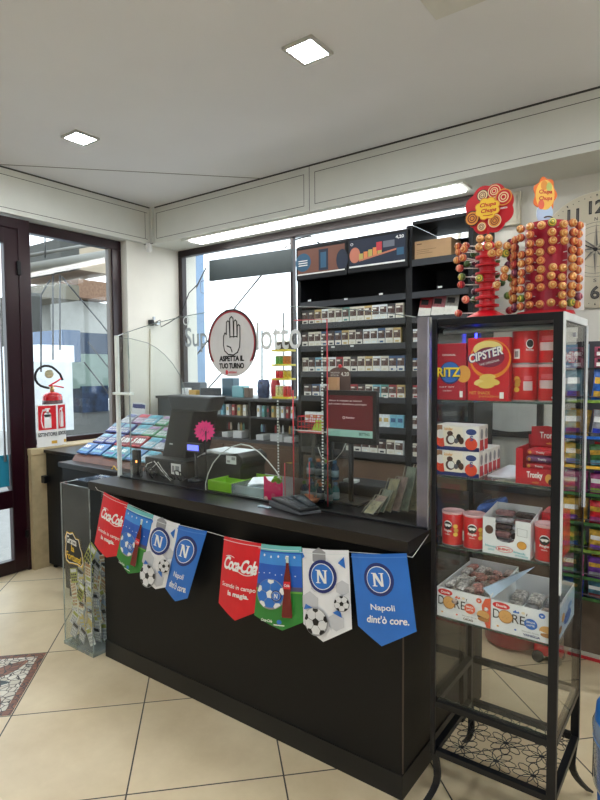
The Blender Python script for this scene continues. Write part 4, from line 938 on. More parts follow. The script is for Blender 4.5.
for j in range(10):
    for i, aa in enumerate(angs):
        if (i, j) in ((6, 6), (6, 5), (5, 5), (4, 8), (2, 7), (3, 3), (5, 1), (4, 1)): continue
        if j == 9 and i < 2: continue
        a_ = math.radians(aa+random.uniform(-1.5, 1.5)); q_ = v2*math.cos(a_)+r2*math.sin(a_); R_ = RD_+.034+random.uniform(-.003, .003)
        hx_, hy_ = DX+q_.x*R_, DY+q_.y*R_; zz = TOPZ+.028+j*.0272+random.uniform(-.002, .002)+(.004 if i % 2 else 0)
        cn = 'orange' if i < 4 and random.random() < .7 else random.choice(('amber', 'amber', 'amber', 'amber', 'orange'))
        if i < 2 and random.random() < .35: cn = random.choice(('purple', 'red'))
        if (i, j) in ((8, 1), (7, 0), (2, 1), (5, 9)): cn = 'green'
        if i == 8: cn = random.choice(('orange', 'purple', 'orange'))
        lolly(cn, (hx_, hy_, zz), math.atan2(q_.x, -q_.y), '%s lollipop on the rounded red rack, %s row from the bottom, %s from the left' % (cn, ORD[j], ORD[i]), 'lollipops on the rounded red rack')
# sign on the drum, turned away
sc2 = at(545, 195, y=DY); up_ = Vector((0, 0, 1)); u_ = Vector((math.cos(math.radians(-62)), math.sin(math.radians(-62)), 0)); u_ = Vector((.42, -.90, 0)).normalized()
u_ = Vector((.80, .60, 0)) 
sp_ = MB().prism([(sc2+u_*((.036+.004*math.cos(7*q))*math.cos(q))+up_*((.056+.004*math.cos(7*q))*math.sin(q))) for q in [2*PI*k/64 for k in range(64)]], Vector((-u_.y, u_.x, 0))*.004).build('flower_sign', M('sign_orange', (240, 120, 50), .4), dt)
A = Art(sc2, u_*.036, up_*.056, Vector((u_.y, -u_.x, 0)))
A.ell(0, 0, .85, .85, M('sign_yellow', (252, 200, 90), .4)).ell(-.1, .55, .3, .28, OR).ell(.35, .45, .25, .25, M('sign_lime', (190, 200, 110), .4)).ell(-.35, -.55, .28, .28, M('sign_coral', (240, 110, 80), .4))
A.text('Chupa', 0, .0, 1.2, .30, RP, bold=.03, shear=.2, align='c').text('Chups', 0, -.38, 1.2, .30, RP, bold=.03, shear=.2, align='c'); A.done(sp_)
b_ = at(545, 213, y=DY)
MB().prism([b_+u_*((.026)*math.cos(q))+up_*((.036)*math.sin(q)) for q in [2*PI*k/24 for k in range(24)]], Vector((-u_.y, u_.x, 0))*.006).build('cloud_badge', M('cloud_blue', (190, 214, 240), .4), dt)
MB().tube([b_+Vector((0, .003, -.03)), (DX, DY, TOPZ+HD)], .004, 8).build('sign_stem', RP, dt)
# ================================================================ BEHIND THE COUNTER
WOOD = M('brown_wood', (96, 74, 58), .55, var=.2, scale=6)
# -- wood base cabinet under the back window
bc = thing('base_cabinet', 'brown wooden base cabinet running along the back wall under the dark shelving', 'cabinet', (-2.8, 3.8, 0))
bx('carcass', WOOD, bc, -4.40, -2.62, 3.62, 4.0, 0, .98, bevel=.002)
for x in (-4.35, -3.92, -3.49, -3.06): bx('door', WOOD, bc, x, x+.41, 3.60, 3.62, .06, .95, bevel=.003)
# -- dark open shelving with packs, standing on it
bs = thing('back_shelving', 'low dark open shelving full of boxes below the back window', 'shelving', (-3.5, 3.8, .98))
bx('side_panel', RACKBLK, bs, -4.40, -4.37, 3.62, 4.0, .98, 1.35); bx('side_panel', RACKBLK, bs, -2.65, -2.62, 3.62, 4.0, .98, 1.35)
xd = at(249.5, 420, y=3.62).x; bx('divider', RACKBLK, bs, xd-.012, xd+.012, 3.62, 3.98, 1.005, 1.33)
bx('top_board', M('shelf_top_dark', (48, 50, 54), .45), bs, -4.41, -2.61, 3.60, 4.0, 1.335, 1.36, bevel=.002)
bx('shelf', M('shelf_dark', (58, 60, 66), .5), bs, -4.37, -2.65, 3.62, 3.98, 1.19, 1.205); bx('shelf', M('shelf_dark', (58, 60, 66), .5), bs, -4.37, -2.65, 3.62, 3.98, .98, 1.005)
bx('back_panel', RACKBLK, bs, -4.37, -2.65, 3.98, 4.0, 1.005, 1.335)
xc = at(207, 420, y=3.62).x; bx('door', M('smoky_door', (44, 52, 58), .3), bs, -4.37, xc, 3.605, 3.62, .99, 1.33, bevel=.002)
C2 = [((226, 232, 234), 'white'), ((120, 180, 200), 'pale blue'), ((160, 50, 56), 'red'), ((196, 170, 110), 'gold'), ((60, 90, 130), 'blue'), ((214, 208, 190), 'cream'), ((90, 150, 140), 'teal'), ((50, 50, 56), 'black')]
C2M = [M('pack_'+n.replace(' ', '_'), c, .4, var=.15, scale=40) for c, n in C2]
PIC = M('pack_picture', (96, 78, 74), .5, var=.6, scale=70); WPB = M('pack_warning', (226, 224, 214), .45, var=.08, scale=60)
def pack_mesh(ci, w, h, d, pic=True, z=0.):
    m = MB(); m.m(C2M[ci]).box(0, w, 0, d, 0, h)
    A = m; e = .0006
    if pic:
        m.m(PIC).face([(w*.06, -e, h*.38), (w*.94, -e, h*.38), (w*.94, -e, h*.86), (w*.06, -e, h*.86)])
        m.m(WPB).face([(w*.05, -e, h*.02), (w*.95, -e, h*.02), (w*.95, -e, h*.36), (w*.05, -e, h*.36)])
        m.m(WPB).face([(w*.10, -2*e, h*.72), (w*.60, -2*e, h*.72), (w*.60, -2*e, h*.82), (w*.10, -2*e, h*.82)])
        m.m(CHO).face([(w*.50, -2*e, h*.42), (w*.88, -2*e, h*.42), (w*.88, -2*e, h*.66), (w*.50, -2*e, h*.66)])
        m.m(C2M[ci]).face([(w*.25, -2*e, h*.10), (w*.75, -2*e, h*.10), (w*.75, -2*e, h*.22), (w*.25, -2*e, h*.22)])
    else:
        m.m(C2M[(ci+3) % 8]).face([(w*.15, -e, h*.45), (w*.85, -e, h*.45), (w*.85, -e, h*.75), (w*.15, -e, h*.75)])
    return m
_pm = {}
def place_pack(key, x, y, z, lab, group, cat='pack', name='cigarette_pack', ry=0):
    ci, w, h, d, pic = key
    if key not in _pm:
        o = pack_mesh(*key).build(name, None, None, recalc=False); _pm[key] = o.data
    else:
        o = bpy.data.objects.new(name, _pm[key]); COL.objects.link(o)
    o.location = (x, y, z); o.rotation_euler = (ry, 0, 0)
    o['label'] = lab; o['category'] = cat; o['group'] = group; return o
sh1 = [215+i*5.6 for i in range(6)]; cc = [0, 1, 0, 2, 3, 5]
for i, px in enumerate(sh1):
    x = at(px, 412, y=3.64).x; place_pack((cc[i], .034, .095, .03, False), x, 3.64, 1.206, '%s narrow carton on the upper shelf left of the divider, %s from the left' % (C2[cc[i]][1], ORD[i]), 'narrow cartons under the back window', 'carton', 'narrow_carton')
cc = [0, 6, 7, 3, 5, 0, 2, 0]
for i in range(8):
    x = at(257+i*4.8, 412, y=3.64).x; place_pack((cc[i], .028, .095, .03, False), x, 3.64, 1.206, '%s narrow carton on the upper shelf right of the divider, %s from the left' % (C2[cc[i]][1], ORD[i]), 'narrow cartons under the back window', 'carton', 'narrow_carton')
for i, (px, w) in enumerate(((222, .07), (233, .10), (256, .08), (270, .13), (284, .08))):
    x = at(px, 435, y=3.64).x
    bx('white_tray', M('tray_white', (200, 202, 200), .5), None, x, x+w, 3.64, 3.80, 1.006, 1.05+.015*(i % 2), bevel=.002, label='white carton tray on the bottom shelf under the window, %s from the left' % ORD[i], cat='tray', group='white trays on the bottom shelf')
    for k in range(3):
        MB().m(C2M[(i+k*3+7) % 8]).lathe([(.009, 0), (.009, .05), (.005, .056), (.005, .066)], (x+.014+k*w*.3, 3.70, 1.0+.07), n=8).build('spray_bottle', None, None, label='small bottle in the %s white tray from the left, %s in its row' % (ORD[i], ORD[k]), cat='bottle', group='small bottles in the white trays')
# -- things on top of the shelving
T1 = 1.36
def obx(name, px0, px1, pyt, y, m, lab, cat, d=.12, z=T1, bev=.004):
    a, b = at(px0, 397, y=y).x, at(px1, 397, y=y).x; zt = at((px0+px1)/2, pyt, y=y).z
    return bx(name, m, None, a, b, y, y+d, z, zt, bevel=bev, label=lab, cat=cat)
obx('storage_box', 181, 200, 382.5, 3.85, M('slate_box', (92, 98, 104), .5), 'slate grey box at the left corner of the window ledge', 'box', .1)
obx('yellow_box', 189, 196, 390, 3.68, M('ochre_box', (190, 150, 70), .5), 'small ochre box in front of the slate grey box', 'box', .05)
obx('white_cup', 182, 188, 388, 3.68, M('cup_white', (220, 222, 224), .4), 'small white carton left of the ochre box', 'carton', .05)
obx('black_box', 200.5, 214, 388, 3.70, M('charcoal_box', (40, 42, 48), .5), 'charcoal box below the round hand sign', 'box', .1)
obx('blue_box', 222, 233, 378, 3.85, M('grey_blue_box', (74, 102, 118), .4), 'tall grey blue carton behind the glassy teal box', 'box', .09)
obx('teal_box', 232, 243, 386, 3.70, M('teal_box', (120, 176, 184), .25), 'pale teal box on the window ledge', 'box', .09)
obx('brown_box', 244, 249, 388, 3.70, M('brown_box', (110, 90, 76), .5), 'small brown box beside the pale teal box', 'box', .06)
def bag(px, py, w, h, m, lab, y=3.72):
    c = at(px, py, y=y); mb = MB(); prof = []
    n = 10; rings = []
    for i in range(7):
        t_ = i/6; ww = w/2*(1-.12*abs(2*t_-1)**3); dd = .035*math.sin(PI*(.08+.84*t_))+.003
        rings.append([Vector((c.x+ww*math.cos(2*PI*k/n)*(1+.07*math.sin(5*k+i*2)), y+.05+dd*math.sin(2*PI*k/n), T1+h*t_)) for k in range(n)])
    for A_, B_ in zip(rings, rings[1:]):
        mb.m(m).hexa(A_, B_)
    bmesh.ops.remove_doubles(mb.bm, verts=mb.bm.verts[:], dist=1e-5)
    return mb.build('candy_bag', None, None, label=lab, cat='bag')
bag(260, 397, .135, .16, M('navy_bag', (50, 66, 100), .35, var=.9, scale=40), 'navy and white candy bag on the window ledge')
bag(272, 397, .09, .16, M('red_bag', (190, 40, 50), .35, var=.3, scale=30), 'red candy bag beside the yellow jar stand')
# yellow tiered jar stand
YL = M('tier_yellow', (230, 208, 50), .4); ys = thing('jar_stand', 'yellow tiered stand of candy jars behind the counter by the window mullion', 'stand', (at(284, 397, y=3.75).x, 3.75, T1))
sx_ = ys.location.x
for k, py in enumerate((396, 380, 366, 351.5)):
    z_ = T1 if k == 0 else at(284, py, y=3.75).z
    bx('tier', YL, ys, sx_-.085, sx_+.085, 3.69, 3.81, z_, z_+.016, bevel=.003)
zt_ = at(284, 313, y=3.83).z
MB().tube([(sx_-.062, 3.83, T1), (sx_-.062, 3.83, zt_), (sx_+.075, 3.83, zt_), (sx_+.075, 3.83, T1)], .006, 8).build('frame', DM, ys)
JC = [((224, 214, 150), (214, 60, 60)), ((214, 50, 60), (240, 190, 60)), ((90, 160, 70), (226, 130, 50)), ((54, 50, 48), (70, 64, 50))]
for k, py in enumerate((396, 380, 366, 351.5)):
    z_ = (T1 if k == 0 else at(284, py, y=3.75).z)+.016
    for i in range(4):
        cn_ = JC[k][i//2]; hgt = (.095, .068, .072, .07)[k]
        j = thing('candy_jar', '%s candy jar on the %s tier of the yellow stand, %s from the left' % (('cream', 'red', 'green', 'dark')[k] if i < 2 else ('red', 'yellow', 'orange', 'olive')[k], ('bottom', 'second', 'third', 'top')[k], ORD[i]), 'jar', (sx_-.062+.041*i, 3.745, z_), 'candy jars on the yellow stand')
        MB().lathe([(.016, 0), (.0195, .003), (.0195, hgt-.012), (.015, hgt-.006)], j.location, n=12).build('jar', M('jar_%d_%d' % (k, i//2), cn_, .3, var=.5, scale=80), j)
        MB().lathe([(.017, hgt-.010), (.017, hgt), (.002, hgt+.001)], j.location, n=12).build('lid', M('jar_lid', (200, 190, 160), .4) if k else WHITE, j)
# ---------------------------------------------------------------- tobacco rack
RY = 3.45; RB = 3.86
rk = thing('tobacco_rack', 'tall black shelving unit filled with cigarette packs behind the counter', 'shelving', (-1.9, 3.65, 0))
rx0, rxm, rx1 = -2.56, -1.645, -1.215
ZL = [2.10, 1.94, 1.775, 1.585, 1.405, 1.20, 1.015]
for a_, b_, zt in ((rx0, rx0+.03, 2.52), (rxm-.02, rxm+.025, 2.54), (rx1-.03, rx1, 2.56)): bx('upright', RACKBLK, rk, a_, b_, RY, RB, 0, zt, bevel=.002)
bx('back_panel', M('rack_back', (17, 18, 24), .6), rk, rx0+.03, rx1-.03, RB-.012, RB, .0, 2.5)
bx('top_board', RACKBLK, rk, rx0+.03, rxm-.02, RY-.01, RB, 2.50, 2.52); bx('top_board', RACKBLK, rk, rxm+.025, rx1-.03, RY, RB, 2.54, 2.56)
LIP = M('lip_grey', (50, 53, 58), .45)
for i, z in enumerate(ZL):
    s_ = bx('shelf', RACKBLK, rk, rx0+.03, rxm-.02, RY+.01, RB-.012, z-.018, z-.003); bx('price_strip', LIP, s_, rx0+.03, rxm-.02, RY-.004, RY+.01, z-.038, z+.004, bevel=.001)
    s_ = bx('shelf', RACKBLK, rk, rxm+.025, rx1-.03, RY+.01, RB-.012, z-.018, z-.003); bx('price_strip', LIP, s_, rxm+.025, rx1-.03, RY-.004, RY+.01, z-.038, z+.004, bevel=.001)
s_ = bx('shelf', RACKBLK, rk, rxm+.025, rx1-.03, RY+.01, RB-.012, 2.29, 2.305); bx('price_strip', LIP, s_, rxm+.025, rx1-.03, RY-.004, RY+.01, 2.27, 2.315, bevel=.001)
bx('base_front', WOOD, rk, rx0+.03, rx1-.03, RY+.02, RY+.04, .04, .95)
TAG = M('tag_white', (220, 222, 224), .5)
for (px, py) in ((309.5, 300.5), (346, 299), (381, 294), (340, 321), (378, 316), (333, 347), (352, 346), (378, 370), (395, 369), (386, 397), (440, 287)):
    q = at(px, py, y=RY-.005); bx('price_tag', TAG, rk, q.x-.014, q.x+.014, RY-.007, RY-.0045, q.z-.006, q.z+.006)
# illuminated header displays
for nme, (a_, b_, c_, d_), lab in (('first', (-2.53, -2.12, 2.30, 2.485), 'left'), ('second', (-2.08, -1.655, 2.305, 2.495), 'right')):
    dsp = thing('advert_screen', 'wide advert screen on top of the tobacco rack, the %s one of two' % lab, 'screen', ((a_+b_)/2, RY, c_), 'advert screens on the rack')
    bx('casing', RACKBLK, dsp, a_-.018, b_+.016, RY-.03, RY-.001, c_-.035, d_+.02, bevel=.005)
    A = front(a_, RY-.03, c_, b_-a_, d_-c_)
    if lab == 'left':
        A.rect(0, 0, 1, 1, mat('scr_brown', s2l(104, 66, 52), .4, emit=.12)).ell(.12, .5, .17, .36, mat('scr_blue', s2l(40, 80, 106), .4, emit=.12)).rect(.46, .1, .66, .92, mat('scr_navy', s2l(22, 32, 50), .4, emit=.12)).rect(.5, .2, .62, .8, mat('scr_blue', s2l(40, 80, 106), .4, emit=.12)).ell(.95, .4, .12, .4, mat('scr_navy', s2l(22, 32, 50), .4, emit=.12)).rect(0, 0, 1, .05, WHITE)
        for q in range(3): A.rect(.02, .36+.09*q, .22, .40+.09*q, WHITE)
    else:
        A.rect(0, 0, 1, 1, mat('scr_navy', s2l(22, 32, 50), .4, emit=.12)).ell(.10, .45, .10, .28, mat('scr_peach', s2l(170, 104, 84), .4, emit=.1))
        for q in range(5): A.rect(.18+.085*q, .22+.04*q, .255+.085*q, .48+.05*q, (mat('scr_lime', s2l(160, 150, 80), .4, emit=.1), mat('scr_orange', s2l(196, 120, 70), .4, emit=.1))[q % 2])
        A.poly([(.18, .2), (.85, .44), (.85, .50), (.18, .26)], mat('scr_peach', s2l(170, 104, 84), .4, emit=.1)); A.rect(.5, .5, .6, .8, mat('scr_red', s2l(170, 50, 60), .4, emit=.1)); A.rect(.62, .58, .82, .8, mat('scr_grey', s2l(96, 100, 110), .4, emit=.1))
        A.ring(.05, .85, .025, .05, .01, WHITE); A.text('4,20', .84, .80, .14, .13, WHITE, bold=.03); A.rect(.0, .0, 1, .06, WHITE); A.rect(.86, .25, .98, .5, mat('scr_blue', s2l(40, 80, 106), .4, emit=.12))
    A.done(dsp)
# cigarette packs
def row(zi, px0, px1, n, cols, rowname, h=.082, pic=True, y=RY+.012):
    z = ZL[zi]+.0045 if h else 0
    xa, xb = at(px0, 300, y=y).x, at(px1, 300, y=y).x; pitch = (xb-xa)/n
    for i in range(n):
        c = cols[i % len(cols)]
        if c is None: continue
        place_pack((c, round(pitch*.96, 4), h, .022, pic), xa+pitch*i, y+random.uniform(0, .006), z-.006, '%s cigarette pack on the %s rack shelf, %s from left' % (C2[c][1], rowname, ORD[i]), 'cigarette packs on the %s shelf of the rack' % rowname)
row(1, 301.5, 403.5, 14, [7, 7, 3, 0, 5, 5, 6, 5, 5, 3, 0, 0, 7, 5], 'highest stocked', .105)
row(2, 301.5, 401, 14, [7, 5, 5, 4, 7, 4, 3, 5, 7, 0, 0, 4, 5, 3], 'second stocked', .108)
row(3, 301.5, 405, 14, [5, 7, 1, 5, 0, 2, 5, 7, 5, 3, 0, 5, 4, 4], 'third stocked', .108)
row(4, 303, 328, 3, [7, 4, 0], 'fourth stocked (left of monitor)', .09); row(4, 350, 405, 7, [2, 7, 5, 1, 6, 2, 3], 'fourth stocked (right of sign)', .09)
row(5, 304, 325, 3, [0, 0, 0], 'fifth stocked (left of monitor)', .085, False); row(5, 376, 404, 4, [0, 0, 1, 1], 'fifth stocked (right of monitor)', .09, False)
row(6, 345, 404, 7, [5, 7, 0, 5, 7, 5, 0], 'lowest stocked', .10)
for i, (zi, c) in enumerate(((2, 0), (3, 4), (4, 2), (5, 0), (6, 5))):
    x = at(412, 330, y=RY+.012).x; place_pack((c, .05, .09, .022, True), x, RY+.014, ZL[zi]-.002, '%s cigarette pack alone in the narrow right bay, %s down' % (C2[c][1], ORD[i]), 'single packs in the narrow bay')
# three tilted card packs and the cardboard box in the narrow bay
for i, (px0, c) in enumerate(((417, 'red'), (430, 'rose'), (443, 'grey'))):
    x = at(px0, 300, y=RY+.03).x; m = MB(); col_ = {'red': (160, 40, 50), 'rose': (170, 96, 104), 'grey': (150, 146, 140)}[c]
    m.m(M('flat_'+c, col_, .4, var=.3, scale=50)).box(0, .085, 0, .006, .055, .135).m(WPB).box(0, .085, 0, .006, 0, .055); m.m(BLACKP).face([(.01, -.0005, .075), (.06, -.0005, .075), (.06, -.0005, .11), (.01, -.0005, .11)])
    o = m.build('tobacco_pouch', None, None, label='%s topped tobacco pouch leaning in the narrow right bay of the rack' % c, cat='pouch', group='tobacco pouches in the narrow bay'); o.location = (x, RY+.04, ZL[0]-.158); o.rotation_euler = (-.15, .12, 0); o.location.z = ZL[1]+.012
q0 = at(414, 250, y=RY+.02).x
t = carton('cardboard_box', 'long brown cardboard box on the top right shelf of the black rack', 'box', q0, q0+.25, RY+.03, RY+.2, 2.317, 2.435, M('kraft_card', (186, 150, 110), .7, var=.08))
A = front(q0, RY+.03, 2.317, .25, .118); A.rect(.06, .80, .2, .86, M('kraft_print', (110, 84, 60), .7)).rect(.06, .5, .6, .52).rect(.06, .40, .4, .42).rect(.06, .30, .5, .32); A.done(t)
MB().box(q0-.0, q0+.12, RY+.05, RY+.12, 2.563, 2.575).build('white_box', M('pale_lid', (190, 206, 204), .4), None, label='flat pale box lying on top of the tobacco rack', cat='box')
# ---------------------------------------------------------------- hanging board and hooks in the back window
hb = thing('hanging_board', 'long dark grey board hanging in the back window', 'board', tuple(at(252, 262, y=3.85)))
c4 = [at(px, py, y=3.85) for px, py in ((209, 281), (291.5, 271.5), (291.5, 248.5), (209, 260.5))]
MB().prism(c4, (0, .025, 0)).build('panel', M('board_slate', (38, 48, 50), .7), hb, bevel=.002)
MB().tube([at(222, 257, y=3.86), at(224, 253, y=3.86), at(227, 252, y=3.86), at(228, 255, y=3.86)], .0035, 6).build('hook', STEEL, hb)
def shook(px, py, s, lab):
    pts = []
    for k in range(9): a_ = PI*1.0*k/8; pts.append(at(px+s*.5*math.cos(a_)*1, py-s*.6-s*.45*math.sin(a_), y=3.86))
    for k in range(9): a_ = PI+PI*k/8; pts.append(at(px-s*.0+s*.5*math.cos(a_)+s*.0, py+s*.6-s*.45*math.sin(a_)*1, y=3.86))
    MB().tube(pts, .003, 6).build('s_hook', M('hook_grey', (120, 124, 128), .35, metal=.7), None, label=lab, cat='hook')
shook(203.5, 287, 6, 'wire hook hanging left of the dark board')
MB().tube([at(208, 286, y=3.86), at(212, 285, y=3.86), at(213.5, 281, y=3.86)], .003, 6).build('wire_hook', M('hook_grey', (120, 124, 128), .35, metal=.7), None, label='small curved wire hook under the left end of the dark board', cat='hook')
# cctv camera, wall sensor, cables
cc_ = at(152, 254, x=-4.44)
cm = thing('ceiling_camera', 'small white dome camera under the soffit corner', 'camera', (cc_.x+.03, cc_.y-.06, 2.83))
MB().lathe([(.004, -.095), (.022, -.088), (.030, -.07), (.032, -.045), (.028, -.02), (.024, 0)], cm.location, n=20).build('dome', M('camera_white', (212, 210, 206), .35), cm)
MB().tube([(cm.location.x-.07, cm.location.y, 2.82), (cm.location.x+.06, cm.location.y, 2.815)], .005, 6).build('bracket', M('camera_grey', (120, 118, 112), .5), cm)
c = at(152, 323, x=-4.49)
sk = thing('wall_camera', 'black and silver clamp camera on the cream pier', 'camera', tuple(c))
bx('body', BLACKMETAL, sk, -4.50, -4.45, c.y-.045, c.y+.0, c.z-.03, c.z+.03, bevel=.01)
MB().lathe([(.022, 0), (.024, .02), (.018, .045)], (-4.47, c.y+.03, c.z-.005), n=14, axis='x').build('lens', M('chrome_grey', (190, 192, 196), .2, metal=.8), sk)
MB().box(-4.47, -4.45, c.y-.01, c.y+.01, c.z+.03, c.z+.06).build('stub', STEEL, sk)
MB().tube([at(150, 329, x=-4.49), at(150, 400, x=-4.49), at(149.5, 430, x=-4.49)], .006, 6).build('conduit', M('conduit_beige', (176, 166, 140), .6), sk)
MB().tube([at(156, 322, x=-4.44), at(160, 320, x=-4.4), at(161, 327, x=-4.38), at(170, 322, x=-4.36), at(181, 315, y=3.98), at(184, 306, y=3.96), at(189, 293, y=3.96), at(197, 285, y=3.96)], .005, 6).build('cable', BLACKP, None, label='black cable running from the wall camera up across the back window', cat='cable')
MB().tube([at(430, 232, y=3.6), at(445, 222, y=3.62), at(457, 213, y=3.64), at(470, 203, y=3.7)], .003, 6).build('cable', BLACKP, None, label='thin cable hanging above the right end of the tobacco rack', cat='cable')
MB().lathe([(.01, 0), (.012, .02), (.003, .03)], at(398, 225, y=3.95), n=8).build('hook', STEEL, None, label='tiny steel hook on the window rail above the rack', cat='hook') if 0 else None
# electric box and clock on the beige wall
q = at(513, 226, y=4.05)
t = thing('junction_box', 'flat cream junction box on the wall behind the flower sign', 'box', (q.x, 4.05, q.z)); bx('cover', M('ivory_box', (206, 200, 180), .5), t, q.x-.14, q.x+.055, 4.015, 4.05, q.z-.0, 2.80, bevel=.004); bx('lid', M('ivory_box', (206, 200, 180), .5), t, q.x-.12, q.x+.035, 4.010, 4.015, q.z+.02, 2.78, bevel=.003)
CLX, CLZ, CLR = -.63, 2.345, .365
ck = thing('wall_clock', 'large round cream wall clock with a compass rose', 'clock', (CLX, 4.05, CLZ))
MB().lathe([(CLR, -.0), (CLR, .02), (CLR-.006, .025), (.002, .025)], (CLX, 4.05, CLZ), n=64, axis='y').build('face', M('clock_cream', (214, 204, 182), .6, var=.04, scale=3), ck)
A = front(CLX, 4.025, CLZ, CLR, CLR); CK = M('clock_black', (34, 32, 32), .5); CG = M('clock_grey', (104, 100, 96), .6)
for k in range(60):
    a_ = 2*PI*k/60; 
    if k % 5: A.ell(.92*math.sin(a_), .92*math.cos(a_), .008, .008, CK, 6) if k == 1 else (A.ell(.92*math.sin(a_), .92*math.cos(a_), .008, .008, None, 6))
A.col(CK)
for k in range(12):
    a_ = 2*PI*k/12; A.poly([(.95*math.sin(a_-.015), .95*math.cos(a_-.015)), (.95*math.sin(a_+.015), .95*math.cos(a_+.015)), (.905*math.sin(a_), .905*math.cos(a_))])
for k, s_ in enumerate(('12', '1', '2', '3', '4', '5', '6', '7', '8', '9', '10', '11')):
    a_ = 2*PI*k/12; A.text(s_, .735*math.sin(a_), .735*math.cos(a_)-.115, None, .23, CK, bold=.045, align='c') if 0 else None
    vs, fs, tw, th = textmesh(s_, .03, .95); W = {'1': .075, '11': .19}.get(s_, .15 if len(s_) == 1 else .25)
    A.text(s_, .735*math.sin(a_), .735*math.cos(a_)-.115, W, .23, CK, bold=.03, align='c', space=.95)
    A.text(s_, .735*math.sin(a_), .735*math.cos(a_)-.095, W*.86, .19, CG, bold=-.01, align='c', space=.95)
A.ring(0, 0, .47, .47, .006, CG, 64).ring(0, 0, .41, .41, .006, None, 64).ring(0, 0, .30, .30, .005, None, 64)
for k in range(8):
    a_ = PI/4*k; L_ = .46 if k % 2 == 0 else .33; w_ = .045
    for sgn, mm in ((1, CG), (-1, M('clock_pale', (176, 168, 150), .6))):
        A.poly([(0, 0), (L_*math.sin(a_), L_*math.cos(a_)), (w_*1.4*math.sin(a_+sgn*.6), w_*1.4*math.cos(a_+sgn*.6))], mm)
for s_, x_, y_ in (('N', 0, .49), ('S', 0, -.56), ('E', .53, -.03), ('W', -.53, -.03)): A.text(s_, x_, y_, .05, .06, CG, bold=.02, align='c')
A.line([(.0, .0), (-.22, .12), (-.38, .19)], .022, CK).line([(0, 0), (.36, -.02), (.55, -.03)], .016).ell(-.28, .15, .04, .03, None, 10).ell(0, 0, .035, .035, None, 14)
A.done(ck)
# ================================================================ ON THE COUNTER
Z1 = 1.0
DKP = M('dark_plastic', (17, 18, 21), .4); GRP = M('grey_plastic', (56, 60, 66), .4)
# lottery terminal
def P3(px, py, y): return at(px, py, y=y)
te = thing('lottery_terminal', 'tall dark lottery terminal with a wedge body at the left of the counter', 'terminal', (P3(172, 470, 2.25).x, 2.3, Z1))
f0 = [P3(161.5, 459, 2.2), P3(183, 462, 2.2), P3(196, 402, 2.2), P3(172, 402, 2.2)]
MB().hexa(f0, [v+Vector((.02, .18, 0)) for v in f0]).build('body', DKP, te, bevel=.008)
f1 = [P3(171, 411, 2.16), P3(206, 412, 2.16), P3(212, 397, 2.16), P3(166.5, 395, 2.16)]
MB().hexa(f1, [v+Vector((-.01, .13, .0)) for v in f1]).build('screen_housing', GRP, te, bevel=.012, seg=3)
b0 = P3(142, 457, 2.1); b1 = P3(184, 459, 2.1)
bx('base', DKP, te, b0.x, b1.x, 2.12, 2.40, Z1, b0.z, bevel=.006)
q = P3(171, 474, 2.118); q2 = P3(180.5, 464.5, 2.118); A = front(q.x, 2.12, q.z, q2.x-q.x, q2.z-q.z); A.rect(0, 0, 1, 1, WHITE).rect(.45, .3, .85, .8, GREYP).rect(.1, .2, .35, .8, GREYP); A.done(te)
q = P3(171, 444.5, 2.2); A = front(q.x-.012, 2.199, q.z, .03, .008); A.rect(0, 0, 1, 1, TAG); A.done(te, 'maker_badge')
# card reader upright, cables
q = P3(135, 478, 2.03)
cr_ = thing('card_reader', 'upright black card reader with an orange light at the left counter end', 'card reader', (q.x, 2.05, Z1))
bx('body', DKP, cr_, q.x-.026, q.x+.026, 2.03, 2.06, Z1, P3(135, 450, 2.03).z, bevel=.006)
l_ = P3(136.5, 461.5, 2.03); bx('light', mat('orange_led', s2l(255, 140, 60), .4, emit=1.5), cr_, l_.x-.004, l_.x+.004, 2.027, 2.031, l_.z-.006, l_.z+.006)
CAB = [((150, 470), (158, 462), (163, 470), (172, 480)), ((145, 469), (147, 464), (152, 462)), ((154, 461), (158, 466), (164, 474), (173, 483))]
for i, c_ in enumerate(CAB):
    MB().tube([at(px, py, y=2.06-.01*i) for px, py in c_], .0022, 6).build('cable', M('white_cable', (220, 220, 216), .5), None, label=('white cable looping in front of the terminal base', 'short white cable end beside the card reader', 'white cable falling towards the counter in front of the terminal')[i], cat='cable')
for i in range(5):
    pts = [(P3(141+8*i, 478, 2.0).x+.02*math.cos(a_*1.3+i), 2.01+.02*math.sin(a_*.9)+.008*i, Z1+.006+.028*(1+math.sin(a_+i))) for a_ in [k*.7 for k in range(14)]]
    MB().tube(pts, .0035, 6).build('cable', DKP, None, label='tangled black cable in front of the terminal, %s from the left' % ORD[i], cat='cable', group='tangled black cables on the counter')
# blue customer display on a pole
q = P3(194, 447.5, 2.1); dsp = thing('price_display', 'small blue customer display on a black pole', 'display', (q.x, 2.1, Z1))
bx('housing', DKP, dsp, q.x-.058, q.x+.052, 2.095, 2.12, q.z-.026, q.z+.024, bevel=.004)
bx('screen', mat('lcd_blue', s2l(86, 96, 230), .4, emit=.7), dsp, q.x-.046, q.x+.04, 2.0935, 2.0955, q.z-.016, q.z+.014)
MB().tube([(q.x, 2.112, Z1), (q.x, 2.112, q.z-.02)], .008, 10).build('pole', DKP, dsp); MB().lathe([(.045, 0), (.045, .01), (.02, .016)], (q.x, 2.112, Z1), n=20).build('foot', DKP, dsp)
